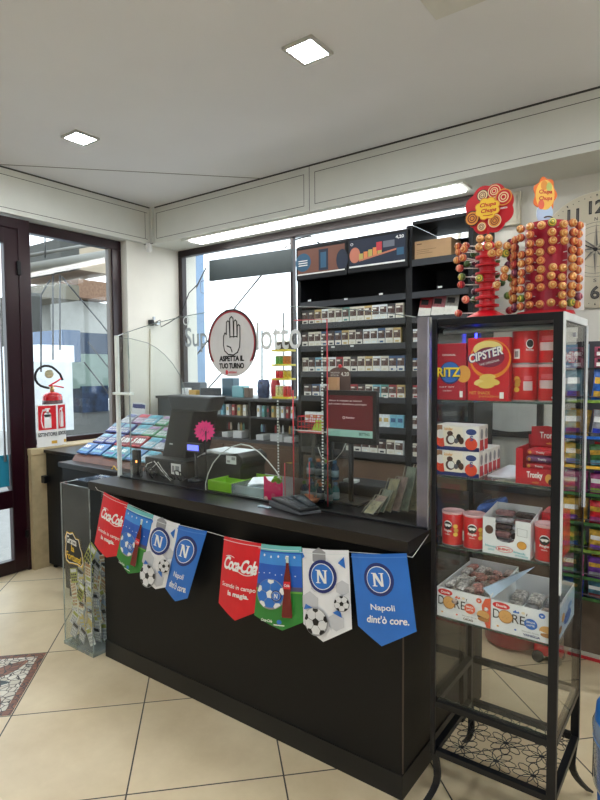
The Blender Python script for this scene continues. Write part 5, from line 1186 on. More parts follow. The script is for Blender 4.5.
# pink starburst
q = P3(204.5, 431, 2.06); sb = thing('starburst_card', 'hot pink starburst price card on a thin stick', 'price card', (q.x, 2.06, Z1))
pts = []
for k in range(32): a_ = 2*PI*k/32+.4; r_ = (.057 if k % 2 else .044); pts.append((q.x+.74*r_*math.cos(a_), 2.06+.67*r_*math.cos(a_), q.z+r_*1.02*math.sin(a_)))
st = MB().prism(pts, (-.0013, .0015, 0)).build('card', PINKP, sb)
A = Art((q.x, 2.06, q.z), (.045*.74, .045*.67, 0), (0, 0, .045), (.67, -.74, 0)); A.line([(-.5, -.3), (-.3, .3), (-.1, -.1), (.1, .5)], .05, M('pen_plum', (150, 20, 90), .5)).line([(-.3, -.6), (.2, -.1), (.3, .4)], .05).line([(.0, -.5), (.5, 0), (.4, -.3)], .05); A.done(st, 'handwriting')
MB().tube([(q.x+.005, 2.064, Z1), (q.x+.005, 2.064, q.z)], .003, 6).build('stick', DKP, sb)
# receipt printer
pr0 = P3(197, 477, 2.14); pr1 = P3(243, 480, 2.14)
pt = thing('receipt_printer', 'black rounded receipt printer with white paper on top', 'printer', ((pr0.x+pr1.x)/2, 2.25, Z1))
zt = P3(235, 455, 2.14).z
prof = [(pr0.x, Z1), (pr0.x-.004, zt-.045), (pr0.x+.04, zt-.02), (pr1.x-.09, zt+.0), (pr1.x-.03, zt+.012), (pr1.x+.004, zt-.01), (pr1.x+.008, zt-.04), (pr1.x-.012, zt-.07), (pr1.x-.006, Z1)]
MB().prism([(a_, 2.13, b_) for a_, b_ in prof], (0, .2, 0)).build('housing', M('printer_black', (16, 20, 20), .3), pt, bevel=.006, seg=3)
MB().hexa([(pr0.x-.002, 2.14, zt-.04), (pr0.x+.06, 2.14, zt-.012), (pr0.x+.06, 2.32, zt-.012), (pr0.x-.002, 2.32, zt-.04)], [(pr0.x-.002, 2.14, zt-.036), (pr0.x+.06, 2.14, zt-.006), (pr0.x+.06, 2.32, zt-.006), (pr0.x-.002, 2.32, zt-.036)]).build('paper', WHITE, pt)
MB().box(pr0.x+.06, pr1.x-.05, 2.15, 2.31, zt-.008, zt+.008).build('paper_cover', M('paper_cover', (206, 214, 214), .4), pt, bevel=.003)
q = P3(226, 463.5, 2.128); q2 = P3(236, 456.5, 2.128); A = front(q.x, 2.13, q.z, q2.x-q.x, q2.z-q.z); A.rect(0, 0, 1, 1, TAG).rect(.1, .15, .4, .45, GREYP).rect(.55, .5, .9, .85, GREYP); A.done(pt)
# arch opening rim in the screen
ar = [(206, 493), (205.5, 484), (208, 474), (213, 463), (221, 453.5), (231, 447), (241, 444), (250, 446), (259, 452), (268, 461), (276, 471), (281, 480)]
MB().tube([at(px, py, y=SY-.003) for px, py in ar], .0028, 8).build('opening_rim', M('rim_pale', (196, 204, 200), .25), sn)
# green coin tray
g0, g1 = P3(208, 494, 1.985), P3(231, 498, 1.985); GR_ = M('lime_plastic', (130, 186, 40), .4); h = .052; w = g1.x-g0.x
gt = thing('coin_tray', 'lime green coin tray with compartments', 'tray', ((g0.x+g1.x)/2, 2.1, Z1)); xa, xb, ya, yb_ = g0.x, g1.x, 1.985, 2.26
bx('floor_panel', GR_, gt, xa, xb+.10, ya, yb_, Z1, Z1+.004)
m = MB().box(xa, xb, ya, ya+.005, Z1+.004, Z1+h).box(xa, xb+.10, yb_-.005, yb_, Z1+.004, Z1+h).box(xa, xa+.005, ya+.005, yb_-.005, Z1+.004, Z1+h).box(xb-.005, xb, ya+.005, yb_-.12, Z1+.004, Z1+h).box(xb+.095, xb+.10, yb_-.12, yb_-.005, Z1+.004, Z1+h).box(xb, xb+.10, yb_-.125, yb_-.12, Z1+.004, Z1+h)
m.build('wall', GR_, gt, bevel=.001); bx('divider', GR_, gt, xa+.005, xb-.005, 2.11, 2.114, Z1+.004, Z1+h-.006); 
# clear tray with slips
k0, k1 = P3(232, 499, 1.985), P3(264, 503, 1.985)
kt = thing('clear_tray', 'clear plastic tray of white slips beside the green coin tray', 'tray', ((k0.x+k1.x)/2, 2.05, Z1)); xa, xb, ya, yb_ = g1.x+.004, k1.x-.002, 1.985, 2.12
MB().box(xa, xb, ya, ya+.003, Z1+.004, Z1+.05).box(xa, xb, yb_-.003, yb_, Z1+.004, Z1+.05).box(xa, xa+.003, ya, yb_, Z1+.004, Z1+.05).box(xb-.003, xb, ya, yb_, Z1+.004, Z1+.05).build('wall', EDGE, kt); bx('bottom', WHITE, kt, xa, xb, ya, yb_, Z1, Z1+.004)
for k in range(3):
    o = bx('paper_slip', M('slip_white', (224, 234, 240), .5), None, 0, .11, 0, .09, 0, .0015, label=('white slip at the bottom of the clear tray', 'white slip sticking up at the back of the clear tray', 'topmost white slip leaning in the clear tray')[k], cat='slip')
    o.location = (xa+.03+.02*k, ya+.02+.01*k, Z1+.008+.02*k); o.rotation_euler = (.10*k, -.04*k, .2*k)
# pink cat-shaped card
q0, q1 = P3(264, 502, 1.975), P3(284, 504, 1.975); zt = P3(266, 476, 1.975).z; w = q1.x-q0.x; H_ = zt-Z1
out = [(0, 0), (1, 0), (1, .78), (.93, .86), (.86, .76), (.70, .74), (.62, .84), (.5, .76), (.22, .84), (.06, 1.0), (0, .96)]
pc = thing('pink_card', 'pink cat-eared standing card on the counter', 'card', (q0.x+w/2, 1.98, Z1))
MB().prism([(q0.x+a_*w, 1.975-.01*a_, Z1+b_*H_) for a_, b_ in out], (0, .003, 0)).build('card', M('magenta_card', (206, 24, 92), .45), pc)
A = front(q0.x, 1.9755, Z1, w, H_); A.o += Vector((0, -.011, 0)); A.ell(.18, .12, .09, .09, M('card_cream', (226, 180, 170), .5)).ell(.55, .28, .1, .1, M('card_rose', (200, 90, 110), .5)).ell(.85, .6, .07, .06).ell(.4, .68, .05, .03).ell(.7, .68, .05, .03); A.done(pc)
# payment terminal on a tilted stand
pz = thing('payment_terminal', 'black payment terminal tilted on a silver-edged stand', 'card terminal', (-1.47, 1.93, Z1))
pA = [P3(269, 503, 1.90), P3(300, 513, 1.845), P3(321, 510, 1.93), P3(304, 497, 1.99)]
pA = [Vector((v.x, v.y, 0)) for v in pA]; hs = [.016, .014, .030, .045]
hs = [.028, .010, .012, .042]
MB().hexa([Vector((v.x, v.y, Z1+.001)) for v in pA], [Vector((v.x, v.y, Z1+h_)) for v, h_ in zip(pA, hs)]).build('stand', M('silver_plastic', (86, 88, 92), .35), pz, bevel=.002)
cen = sum(pA, Vector())/4
pB = [cen+(v-cen)*.93 for v in pA]
MB().hexa([Vector((v.x, v.y, Z1+h_+.0005)) for v, h_ in zip(pB, hs)], [Vector((v.x, v.y, Z1+h_+.014)) for v, h_ in zip(pB, hs)]).build('body', DKP, pz, bevel=.004)
def bil(u, v, dz): 
    a = pB[0].lerp(pB[1], u); b = pB[3].lerp(pB[2], u); za = hs[0]*(1-u)+hs[1]*u; zb = hs[3]*(1-u)+hs[2]*u; c = a.lerp(b, v); return Vector((c.x, c.y, Z1+za*(1-v)+zb*v+.0145+dz))
MB().face([bil(.1, .55, 0), bil(.9, .55, 0), bil(.9, .92, 0), bil(.1, .92, 0)]); m = MB(); m.hexa([bil(.1, .55, 0), bil(.9, .55, 0), bil(.9, .92, 0), bil(.1, .92, 0)], [bil(.1, .55, .001), bil(.9, .55, .001), bil(.9, .92, .001), bil(.1, .92, .001)]).build('screen', M('dark_screen', (26, 40, 46), .15), pz)
for i in range(3):
    for j in range(3): MB().hexa([bil(.15+.26*i, .08+.15*j, 0), bil(.33+.26*i, .08+.15*j, 0), bil(.33+.26*i, .17+.15*j, 0), bil(.15+.26*i, .17+.15*j, 0)], [bil(.15+.26*i, .08+.15*j, .0015), bil(.33+.26*i, .08+.15*j, .0015), bil(.33+.26*i, .17+.15*j, .0015), bil(.15+.26*i, .17+.15*j, .0015)]).build('key', GRP, pz)
q = P3(262, 507.5, 1.86); MB().box(q.x-.03, q.x+.035, 1.862, 1.885, Z1, Z1+.006).build('lighter', M('clear_lighter', (176, 200, 212), .15), None, bevel=.003, label='small clear plastic lighter lying left of the payment terminal', cat='lighter')
q = P3(311, 498, 2.04); cd = thing('copper_dish', 'tilted copper coloured oval dish behind the payment terminal', 'dish', (q.x, 2.05, Z1))
MB().lathe([(.002, .012), (.024, .014), (.036, .028), (.038, .030), (.026, .008), (.004, .002)], (q.x, 2.05, Z1), n=24).build('dish', M('copper', (204, 136, 104), .35, metal=.2), cd); MB().box(q.x-.028, q.x+.02, 2.03, 2.034, Z1, Z1+.045).build('plate', M('copper', (204, 136, 104), .35), cd, bevel=.003)
# acrylic dispenser with red edges
RE = M('red_edge', (214, 60, 74), .35, emit=0)
ax0, ax1 = P3(294, 480, 2.04).x, P3(328, 480, 2.04).x; zt = P3(328, 319, 2.04).z; zl = P3(294, 390, 2.04).z; zm = P3(311, 431, 2.04).z
ad = thing('acrylic_dispenser', 'tall clear acrylic dispenser with red edges on the counter', 'dispenser', ((ax0+ax1)/2, 2.12, Z1))
bx('back_wall', ACRYL, ad, ax0, ax1, 2.246, 2.25, Z1, zm+.0); bx('side_wall', ACRYL, ad, ax0, ax0+.003, 2.043, 2.246, Z1, zm); bx('side_wall', ACRYL, ad, ax1-.003, ax1, 2.043, 2.246, Z1, zm)
bx('front_wall', ACRYL, ad, ax0, ax1, 2.04, 2.043, Z1, zm)
MB().tube([(ax0, 2.038, Z1), (ax0, 2.038, zl)], .003, 6).build('red_edge', RE, ad); MB().tube([(ax1, 2.038, Z1), (ax1, 2.038, zt), (ax0+.01, 2.038, zt+.004)], .003, 6).build('red_edge', RE, ad)
MB().tube([(ax0, 2.038, zm), (ax1, 2.038, zm)], .002, 6).build('white_edge', M('edge_white', (214, 222, 220), .3), ad)
for i, (px, py) in enumerate(((285, 463), (309.5, 462))):
    x = P3(px, py, 2.0).x; z = P3(px, py, 2.0).z
    cs2 = bx('clear_holder', ACRYL, None, x, x+.10, 2.0, 2.03, Z1, z, label='small clear card holder with red side edges, the %s of two' % ('left' if i == 0 else 'right'), cat='card holder', group='small clear card holders')
    MB().tube([(x, 1.998, Z1), (x, 1.998, z)], .002, 6).build('red_edge', RE, cs2)
BOTM = [M('bottle_navy', (40, 70, 100), .2), M('bottle_teal', (50, 120, 126), .2)]; CAPM = [M('cap_lime', (110, 150, 60), .4), M('cap_blue', (70, 120, 160), .4), M('cap_orange', (196, 110, 60), .4)]
proto_b = []
kk = 0
for tier, zb in ((0, Z1+.001), (1, Z1+.10)):
    for i in range(4):
        for j in range(2 if tier == 0 else 1):
            x = ax0+.025+(ax1-ax0-.05)*i/3; y = 2.085+.055*j+.06*tier*.0+(.05 if tier else 0)
            b_ = thing('small_bottle', '%s small bottle in the red edged dispenser, %s tier, %s from the left%s' % (('navy', 'teal')[(i+tier) % 2], ('lower', 'upper')[tier], ORD[i], '' if tier else (', front' if j == 0 else ', rear')), 'bottle', (x, y, zb), 'small bottles in the red edged dispenser')
            MB().lathe([(.014, 0), (.018, .003), (.018, .055), (.009, .07), (.008, .078)], (x, y, zb), n=14).build('bottle', BOTM[(i+tier) % 2], b_)
            MB().lathe([(.009, .074), (.009, .088), (.002, .09)], (x, y, zb), n=10).build('cap', CAPM[(i+j+tier) % 3], b_)
            MB().lathe([(.0184, .015), (.0184, .045)], (x, y, zb), n=14).build('sticker', M('sticker_pale', (150, 176, 186), .4), b_)
# red basket with lime card behind
q0, q1 = P3(298, 432, 2.2), P3(326, 432, 2.2)
rb = thing('red_basket', 'red mesh basket with a lime green card in it', 'basket', ((q0.x+q1.x)/2, 2.3, q0.z)); zb = q0.z; zt_ = P3(312, 417, 2.2).z
bx('bottom', REDC, rb, q0.x, q1.x, 2.2, 2.3, zb, zb+.003); m = MB()
for i in range(9):
    x = q0.x+(q1.x-q0.x)*i/8; m.tube([(x, 2.2, zb), (x, 2.2, zt_)], .0018, 4); m.tube([(x, 2.3, zb), (x, 2.3, zt_)], .0018, 4)
for k in range(4):
    z = zb+(zt_-zb)*k/3; m.tube([(q0.x, 2.2, z), (q1.x, 2.2, z), (q1.x, 2.3, z), (q0.x, 2.3, z)], .0018, 4, closed=True)
m.build('mesh', REDC, rb)
bx('support', GRP, rb, q0.x+.02, q0.x+.03, 2.28, 2.3, Z1, zb); bx('support', GRP, rb, q1.x-.03, q1.x-.02, 2.28, 2.3, Z1, zb)
lc = [P3(312, 430, 2.195), P3(321, 431, 2.195), P3(325.5, 420, 2.21), P3(316, 420, 2.21)]
MB().prism(lc, (0, .002, 0)).build('lime_card', M('lime_card', (180, 210, 70), .5), None, label='lime green card standing in the red mesh basket', cat='card')
# dotted strips
for i, (px, p0, p1, lab) in enumerate(((278.5, 399, 478, 'left of the red edged dispenser'), (322.5, 336, 490, 'in front of the red monitor'))):
    a_, b_ = P3(px, p1, 2.03), P3(px, p0, 2.03)
    if i == 1: a_.x = b_.x = P3(322.5, 420, 2.03).x
    ds = thing('dotted_strip', 'vertical row of small white dots %s' % lab, 'strip', (a_.x, 2.03, Z1), 'dotted clear strips')
    bx('strip', ACRYL, ds, a_.x-.006, a_.x+.006, 2.031, 2.033, Z1, b_.z); m = MB(); n = int((b_.z-a_.z)/.0135)
    for k in range(n): z = a_.z+(b_.z-a_.z)*k/n; m.box(a_.x-.0035, a_.x+.0035, 2.028, 2.031, z, z+.0065)
    m.build('dots', M('dot_white', (226, 234, 232), .4), ds)
# red monitor
m0, m1 = P3(326, 434, 2.14), P3(372.5, 438, 2.14); zt = P3(350, 395.5, 2.14).z; mw = m1.x-m0.x; mz = P3(350, 437, 2.14).z
mo_ = thing('red_monitor', 'small black monitor showing a dark red notice', 'monitor', ((m0.x+m1.x)/2, 2.15, Z1))
bx('casing', DKP, mo_, m0.x-.016, m1.x+.018, 2.142, 2.17, mz-.03, zt+.022, bevel=.003)
A = front(m0.x, 2.142, mz, mw, zt-mz)
A.rect(0, 0, 1, 1, mat('notice_red', s2l(86, 12, 22), .4, emit=.1, var=.15)).rect(0, 0, 1, .17, mat('notice_mint', s2l(130, 170, 158), .4, emit=.1)).text('BETTING', .72, .05, .22, .07, M('mint_dark', (40, 80, 70), .5), bold=.03)
A.text('Il gioco è vietato ai minori', .02, .84, .76, .055, WHITE, bold=.02).text('e può causare dipendenza patologica', .02, .76, .86, .055, WHITE, bold=.01).ring(.40, .46, .028, .035, .012, WHITE).text('Betting', .45, .43, .18, .06, WHITE, bold=.02)
A.done(mo_); MB().tube([((m0.x+m1.x)/2, 2.16, Z1), ((m0.x+m1.x)/2, 2.16, mz)], .012, 8).build('stem', DKP, mo_); bx('foot', DKP, mo_, (m0.x+m1.x)/2-.07, (m0.x+m1.x)/2+.07, 2.1, 2.22, Z1, Z1+.01, bevel=.003)
# brown rounded price sign above
s0, s1 = P3(329, 394, 2.18), P3(350, 394, 2.18); zt2 = P3(340, 367, 2.18).z; zb2 = zt+.022; w = s1.x-s0.x
ps = thing('price_sign', 'brown rounded price sign standing above the red monitor', 'sign', ((s0.x+s1.x)/2, 2.18, zb2))
out = [(s0.x, zb2), (s1.x, zb2), (s1.x, zt2-.03)]+[(s1.x-w/2*(1-math.cos(a_)), zt2-.03+.03*math.sin(a_)) for a_ in [PI/2*k/6 for k in range(1, 7)]]+[(s0.x+w/2*(1-math.cos(a_)), zt2-.03+.03*math.sin(a_)) for a_ in [PI/2*k/6 for k in range(5, -1, -1)]]
MB().prism([(a_, 2.18, b_) for a_, b_ in out], (0, .004, 0)).build('board', M('sign_brown', (98, 74, 70), .45), ps)
A = front(s0.x, 2.18, zb2, w, zt2-zb2); A.text('4,20', .58, .58, .38, .2, WHITE, bold=.02).text('NUOVO', .1, .72, .42, .07, WHITE).text('STICK', .1, .6, .4, .07, WHITE); A.done(ps)
MB().ball((s0.x+w*.55, 2.178, zt2+.004), .009).build('red_knob', REDP, ps)
bx('tan_packet', M('tan_packet', (206, 160, 120), .5), None, s0.x+.012, s1.x-.05, 2.155, 2.175, zb2, zb2+.058, bevel=.002, label='small tan packet in front of the brown price sign', cat='packet')
# black pen holder / cash box behind right with white label, headset-like wire
q = P3(333, 497, 2.25); bx('cash_box', DKP, None, q.x, q.x+.24, 2.3, 2.45, Z1, Z1+.055, bevel=.004, label='low black box with a white card behind the dispenser', cat='box')
bx('white_card', M('card_white', (214, 218, 214), .5), None, q.x+.02, q.x+.09, 2.31, 2.35, Z1+.055, Z1+.068, bevel=.001, label='white card pack lying on the low black box', cat='card')
MB().tube([at(px, py, y=2.26) for px, py in ((318, 447), (321, 456), (328, 461.5), (335, 460), (342, 452), (346, 443))], .0022, 6).build('white_wire', WHITE, None, label='white wire hanging in a loop below the red monitor', cat='wire')
# menu-like card racks at the right end
for i, (px, top_, c) in enumerate(((361.5, 503, 0), (366, 497, 3), (372, 491, 5), (379, 480, 7), (387, 478, 5), (396, 468, 3), (405, 466, 4), (413, 468, 5))):
    x = P3(px, 510, 2.0+.035*i*.3).x; y = 2.02+.025*i
    x = P3(px, 510, y).x; H_ = max(.05, P3(px+6, top_, y).z-Z1)
    o = thing('ticket_holder', 'clear holder of %s scratch tickets at the right counter end, %s from the left' % (C2[c][1], ORD[i]), 'ticket holder', (x, y, Z1), 'clear ticket holders at the right counter end')
    sl = .020
    MB().hexa([(x, y, Z1), (x+.055, y+.0, Z1), (x+.055, y+.006, Z1), (x, y+.006, Z1)], [(x+sl, y+.05, Z1+H_), (x+.055+sl, y+.05, Z1+H_), (x+.055+sl, y+.056, Z1+H_), (x+sl, y+.056, Z1+H_)]).build('pocket', ACRYL, o)
    MB().hexa([(x+.004, y+.008, Z1+.004), (x+.051, y+.008, Z1+.004), (x+.051, y+.014, Z1+.004), (x+.004, y+.014, Z1+.004)], [(x+.004+sl, y+.058, Z1+H_-.004), (x+.051+sl, y+.058, Z1+H_-.004), (x+.051+sl, y+.064, Z1+H_-.004), (x+.004+sl, y+.064, Z1+H_-.004)]).build('tickets', (M('faded_olive', (150, 140, 108), .5, var=.4, scale=40), M('faded_rose', (160, 132, 124), .5, var=.4, scale=40), M('faded_sage', (130, 140, 124), .5, var=.4, scale=40))[i % 3], o)
    MB().tube([(x, y-.004, Z1+.004), (x+sl, y+.046, Z1+H_), (x+.055+sl, y+.046, Z1+H_), (x+.055, y-.004, Z1+.004)], .0018, 6).build('rim', M('holder_rim', (160, 156, 140), .25), o)
# ================================================================ LEFT: EXTINGUISHER, SIGN, TICKET DISPLAY
e0 = at(52.5, 404, x=-4.50); EX = -4.50; ey = e0.y
ex = thing('fire_extinguisher', 'red fire extinguisher with looped black hose on the stone sill', 'fire extinguisher', (EX, ey, .985))
zs = at(52, 393, x=EX).z; er = .080
MB().lathe([(.072, .985), (er, .99), (er, zs-.035), (er*.9, zs-.012), (er*.55, zs+.004), (.02, zs+.012)], (EX, ey, 0), n=28).build('cylinder', M('extinguisher_red', (190, 24, 34), .25, coat=.5), ex)
MB().lathe([(er+.0008, zs-.115), (er+.0008, zs-.06)], (EX, ey, 0), n=28).build('label_band', M('label_dark', (90, 60, 60), .4, var=.6, scale=60), ex)
MB().lathe([(.016, zs+.01), (.02, zs+.03), (.012, zs+.06)], (EX, ey, 0), n=14).build('valve', M('brass', (196, 170, 120), .3, metal=.6), ex)
hp0 = at(49, 386, x=EX); MB().tube([hp0, at(56, 382, x=EX), at(61, 378.5, x=EX)], .007, 8).build('lever', REDP, ex); MB().tube([hp0, at(56, 386, x=EX), at(63.5, 387.5, x=EX)], .006, 8).build('handle', REDP, ex)
hose = [at(49, 388, x=EX)]+[at(46.5+11.5*math.cos(a_), 376.5+10.8*math.sin(a_), x=EX+.01) for a_ in [math.radians(100+ k*20) for k in range(12)]]+[at(60, 374, x=EX), at(62.5, 380, x=EX)]
MB().tube(hose, .010, 8).build('hose', BLACKP, ex)
gz = at(51, 374, x=EX); MB().lathe([(.002, -.01), (.035, -.01), (.035, .01), (.002, .01)], (EX-.03, gz.y, gz.z), n=20, axis='x').build('tag', M('tag_cream', (214, 204, 160), .5, var=.3, scale=40), ex)
# sign: two leaves
s0 = at(36, 404, x=-4.39); s1 = at(57, 405, x=-4.39); zb = .988; zt = at(46, 404.5, x=-4.39).z
sg2 = thing('extinguisher_sign', 'folded white and red fire extinguisher sign standing on the sill', 'sign', (-4.39, s1.y, zb))
wl = s1.y-s0.y
MB().box(-4.394, -4.39, s0.y, s1.y, zb, zt).build('front_leaf', WHITE, sg2)
s2 = at(68, 406, x=-4.52); 
uu = Vector((-.035, .095, 0))
MB().prism([(-4.391, s1.y, zb), (-4.391+uu.x, s1.y+uu.y, zb), (-4.391+uu.x, s1.y+uu.y, zt), (-4.391, s1.y, zt)], (-.003, -.003, 0)).build('rear_leaf', WHITE, sg2)
def ext_art(A, asp):
    A.rect(.08, .40, .94, .97, REDP)
    A.col(WHITE); A.rect(.36, .44, .70, .76); A.ell(.53, .76, .17, .06); A.rect(.47, .78, .59, .88); A.rect(.40, .88, .66, .91)
    A.line([(.44, .87), (.30, .86), (.24, .76), (.22, .62), (.27, .50), (.30, .46)], .045)
    A.text('ESTINTORE', .06, .245, .90, .09, BLACKP, bold=.03); A.rect(.68, .06, .95, .13, M('label_amber', (220, 170, 60), .5))
A = Art((-4.39, s0.y, zb), (0, wl, 0), (0, 0, zt-zb), (1, 0, 0)); ext_art(A, 1); A.done(sg2)
A = Art((-4.3905, s1.y, zb), uu, (0, 0, zt-zb), Vector((uu.y, -uu.x, 0)).normalized()); ext_art(A, 1); A.done(sg2)
# ticket display on the side counter
WZ = .965
tdm = thing('ticket_stand', 'brown stepped stand holding bright scratch ticket blocks on the side counter', 'stand', (-3.3, 2.5, WZ))
MB().hexa([(-3.70, 2.26, WZ), (-2.86, 2.26, WZ), (-2.86, 2.80, WZ), (-3.70, 2.80, WZ)], [(-3.70, 2.28, WZ+.03), (-2.86, 2.28, WZ+.03), (-2.86, 2.79, WZ+.30), (-3.70, 2.79, WZ+.30)]).build('stand', M('terracotta_wood', (120, 80, 66), .5, var=.2), tdm)
TCOL = [((70, 76, 140), 'violet'), ((70, 120, 180), 'blue'), ((190, 50, 60), 'red'), ((120, 170, 190), 'pale blue'), ((90, 150, 110), 'green'), ((190, 190, 196), 'silver'), ((60, 150, 170), 'turquoise'), ((150, 110, 150), 'mauve')]
TCM = [M('tkt_'+n.replace(' ', '_'), c, .35, var=.5, scale=30) for c, n in TCOL]
tilt = math.atan2(.27, .51)
rowc = [[1, 1, 6, 6, 1, 3], [0, 0, 2, 2, 3, 5], [0, 0, 3, 4, 4, 3], [5, 7, 3, 4, 5, 5]]
for r_ in range(4):
    for c_ in range(6):
        ci = rowc[r_][c_]; x = -3.68+c_*.137; s_ = .02+r_*.135
        o = MB().m(TCM[ci]).box(0, .125, 0, .115, 0, .014).build('ticket_block', None, None, bevel=.002, label='%s ticket block on the brown stand, %s row from front, %s from left' % (TCOL[ci][1], ORD[r_], ORD[c_]), cat='tickets', group='scratch ticket blocks on the side counter')
        A = Art((0, 0, .014), (.125, 0, 0), (0, .115, 0), (0, 0, 1), step=.0008)
        if ci == 2: A.rect(.05, .1, .95, .9, M('tkt_dark_red', (130, 30, 44), .4)).text('5 000', .08, .25, .85, .5, WHITE, bold=.05)
        elif ci in (1, 6): A.text('500', .1, .5, .5, .3, WHITE, bold=.05).rect(.1, .15, .9, .35, TCM[(ci+2) % 8])
        else:
            A.rect(.08, .6, .92, .92, TCM[(ci+3) % 8]); A.col(M('tkt_silver', (200, 204, 210), .3, metal=.3))
            for a_ in range(4):
                for b_ in range(2): A.rect(.1+.21*a_, .1+.24*b_, .25+.21*a_, .28+.24*b_)
        A.done(o)
        o.location = (x+random.uniform(-.012, .012), 2.28+s_*math.cos(tilt)+random.uniform(-.01, .01), WZ+.037+s_*math.sin(tilt)+.002); o.rotation_euler = (tilt+random.uniform(-.02, .05), random.uniform(-.02, .02), random.uniform(-.14, .14))
for i, (px, py) in enumerate(((66, 431), (94, 417), (104, 412), (119, 408))):
    q = at(px, py, y=2.785); q.x = max(-3.66, q.x)+.001*i
    mb_ = MB().m(TAG).box(-.035, .035, 0, .003, 0, .09); mb_.m(NAVY).face([(-.028, -.0006, .05), (.028, -.0006, .05), (.028, -.0006, .08), (-.028, -.0006, .08)])
    o = mb_.build('striped_card', None, None, label='white and navy striped card standing behind the ticket stand, %s from the left' % ORD[i], cat='card', group='striped cards behind the ticket stand')
    o.location = (q.x+.03*i, 2.775, WZ+.298); o.rotation_euler = (-.1, .12, 0)
q = at(138, 425, y=2.6)
bx('white_carton', M('dull_white', (190, 194, 192), .5), None, -2.84, -2.74, 2.5, 2.62, WZ, WZ+.2, bevel=.004, label='white carton right of the ticket stand beside the terminal', cat='box')
bx('beige_carton', M('dull_beige', (168, 160, 140), .5), None, -2.72, -2.56, 2.52, 2.66, Z1, Z1+.10, bevel=.004, label='dull beige box behind the black card reader', cat='box') if 0 else None
q = at(113, 468, y=2.0)
o = MB().m(YELP).tube([at(112, 469, y=2.16), at(114, 466, y=2.16), at(117, 470, y=2.16), at(119, 466.5, y=2.16), at(121, 469, y=2.16)], .003, 6).build('yellow_ribbon', None, None, label='curl of yellow ribbon at the left end of the counter', cat='ribbon')
# pale acrylic sheet with notice at the left
q = at(118, 395, x=-2.73)
# ================================================================ RIGHT: CANDY STAND
sx0, sx1 = -.60, .22; SYF = 2.95
st_ = thing('candy_stand', 'wire candy stand packed with colourful sweet bags beside the display case', 'display stand', ((sx0+sx1)/2, 3.15, 0))
WGR = M('wire_grey', (90, 80, 84), .4)
for x in (sx0, sx1):
    for y in (SYF, 3.35): MB().tube([(x, y, 0), (x, y, 1.76)], .01, 8).build('post', DM, st_)
bx('back_panel', M('stand_back', (60, 58, 62), .6), st_, sx0, sx1, 3.34, 3.35, .30, 1.74)
bx('brown_panel', M('brown_panel', (92, 78, 66), .7, var=.2, scale=12), st_, sx0+.01, sx1-.01, 3.06, 3.08, .18, .50)
hd = bx('header', M('reflected_header_blue', (110, 150, 180), .4, var=.15), st_, sx0, sx0+.12+.0, SYF-.02, SYF-.01, 1.60, 1.71)  # solid panel with mirrored print stands in for a reflection in the case glass
A = Art((sx0+.115, SYF-.02, 1.62), (-.11, 0, 0), (0, 0, .07), (0, -1, 0)); A.text('HARIBO', 0, .05, 1.0, .8, REDP, bold=.07).text('HARIBO', .02, .09, .96, .74, WHITE, bold=.03); A.done(hd)
CB = [((34, 90, 170), 'blue'), ((30, 50, 160), 'dark blue'), ((200, 40, 50), 'red'), ((200, 160, 60), 'yellow'), ((56, 100, 52), 'green'), ((170, 70, 124), 'pink'), ((110, 60, 150), 'purple'), ((90, 140, 156), 'aqua'), ((120, 150, 60), 'lime'), ((140, 140, 142), 'silver'), ((120, 50, 50), 'maroon')]
CBM = [M('bag_'+n.replace(' ', '_'), c, .3, var=.55, scale=35) for c, n in CB]
bagm = {}
def cbag(ci, w, h, d):
    k = (ci, w, h, d)
    if k in bagm:
        return None, bagm[k]
    mb = MB(); n = 12; rings = []
    for i in range(8):
        t_ = i/7; dd = d/2*math.sin(PI*(.03+.94*t_))+.001; ww = w/2*(1-.06*math.sin(PI*t_))
        rings.append([Vector((ww*math.copysign(abs(math.cos(2*PI*q/n))**.6, math.cos(2*PI*q/n)), dd*math.sin(2*PI*q/n), h*t_)) for q in range(n)])
    for A_, B_ in zip(rings, rings[1:]):
        for q in range(n):
            f = mb.m(CBM[ci]).face([A_[q], A_[(q+1) % n], B_[(q+1) % n], B_[q]]); f.smooth = True
    A2 = CBM[(ci+3) % 11]
    for a_, b_, mm in ((.12, .32, A2), (.55, .75, WHITE if ci % 2 else CBM[3])):
        mb.m(mm).face([(-w*.38, -d/2-.002, h*a_), (w*.38, -d/2-.002, h*a_), (w*.38, -d/2-.002, h*b_), (-w*.38, -d/2-.002, h*b_)])
    bagm[k] = mb
    return mb, None
bdata = {}
RWS = [(1.44, .15, [9, 0, 1, 7, 0, 1, 0]), (1.27, .13, [7, 9, 2, 3, 10, 2, 3]), (1.13, .11, [3, 4, 10, 4, 2, 4, 7]), (1.00, .10, [2, 5, 6, 5, 6, 4, 5]), (.86, .11, [3, 2, 7, 3, 8, 4, 3]), (.73, .10, [4, 3, 2, 8, 4, 7, 4]), (.60, .10, [5, 6, 0, 4, 3, 4, 8]), (.50, .08, [1, 7, 6, 4, 10, 3, 4])]
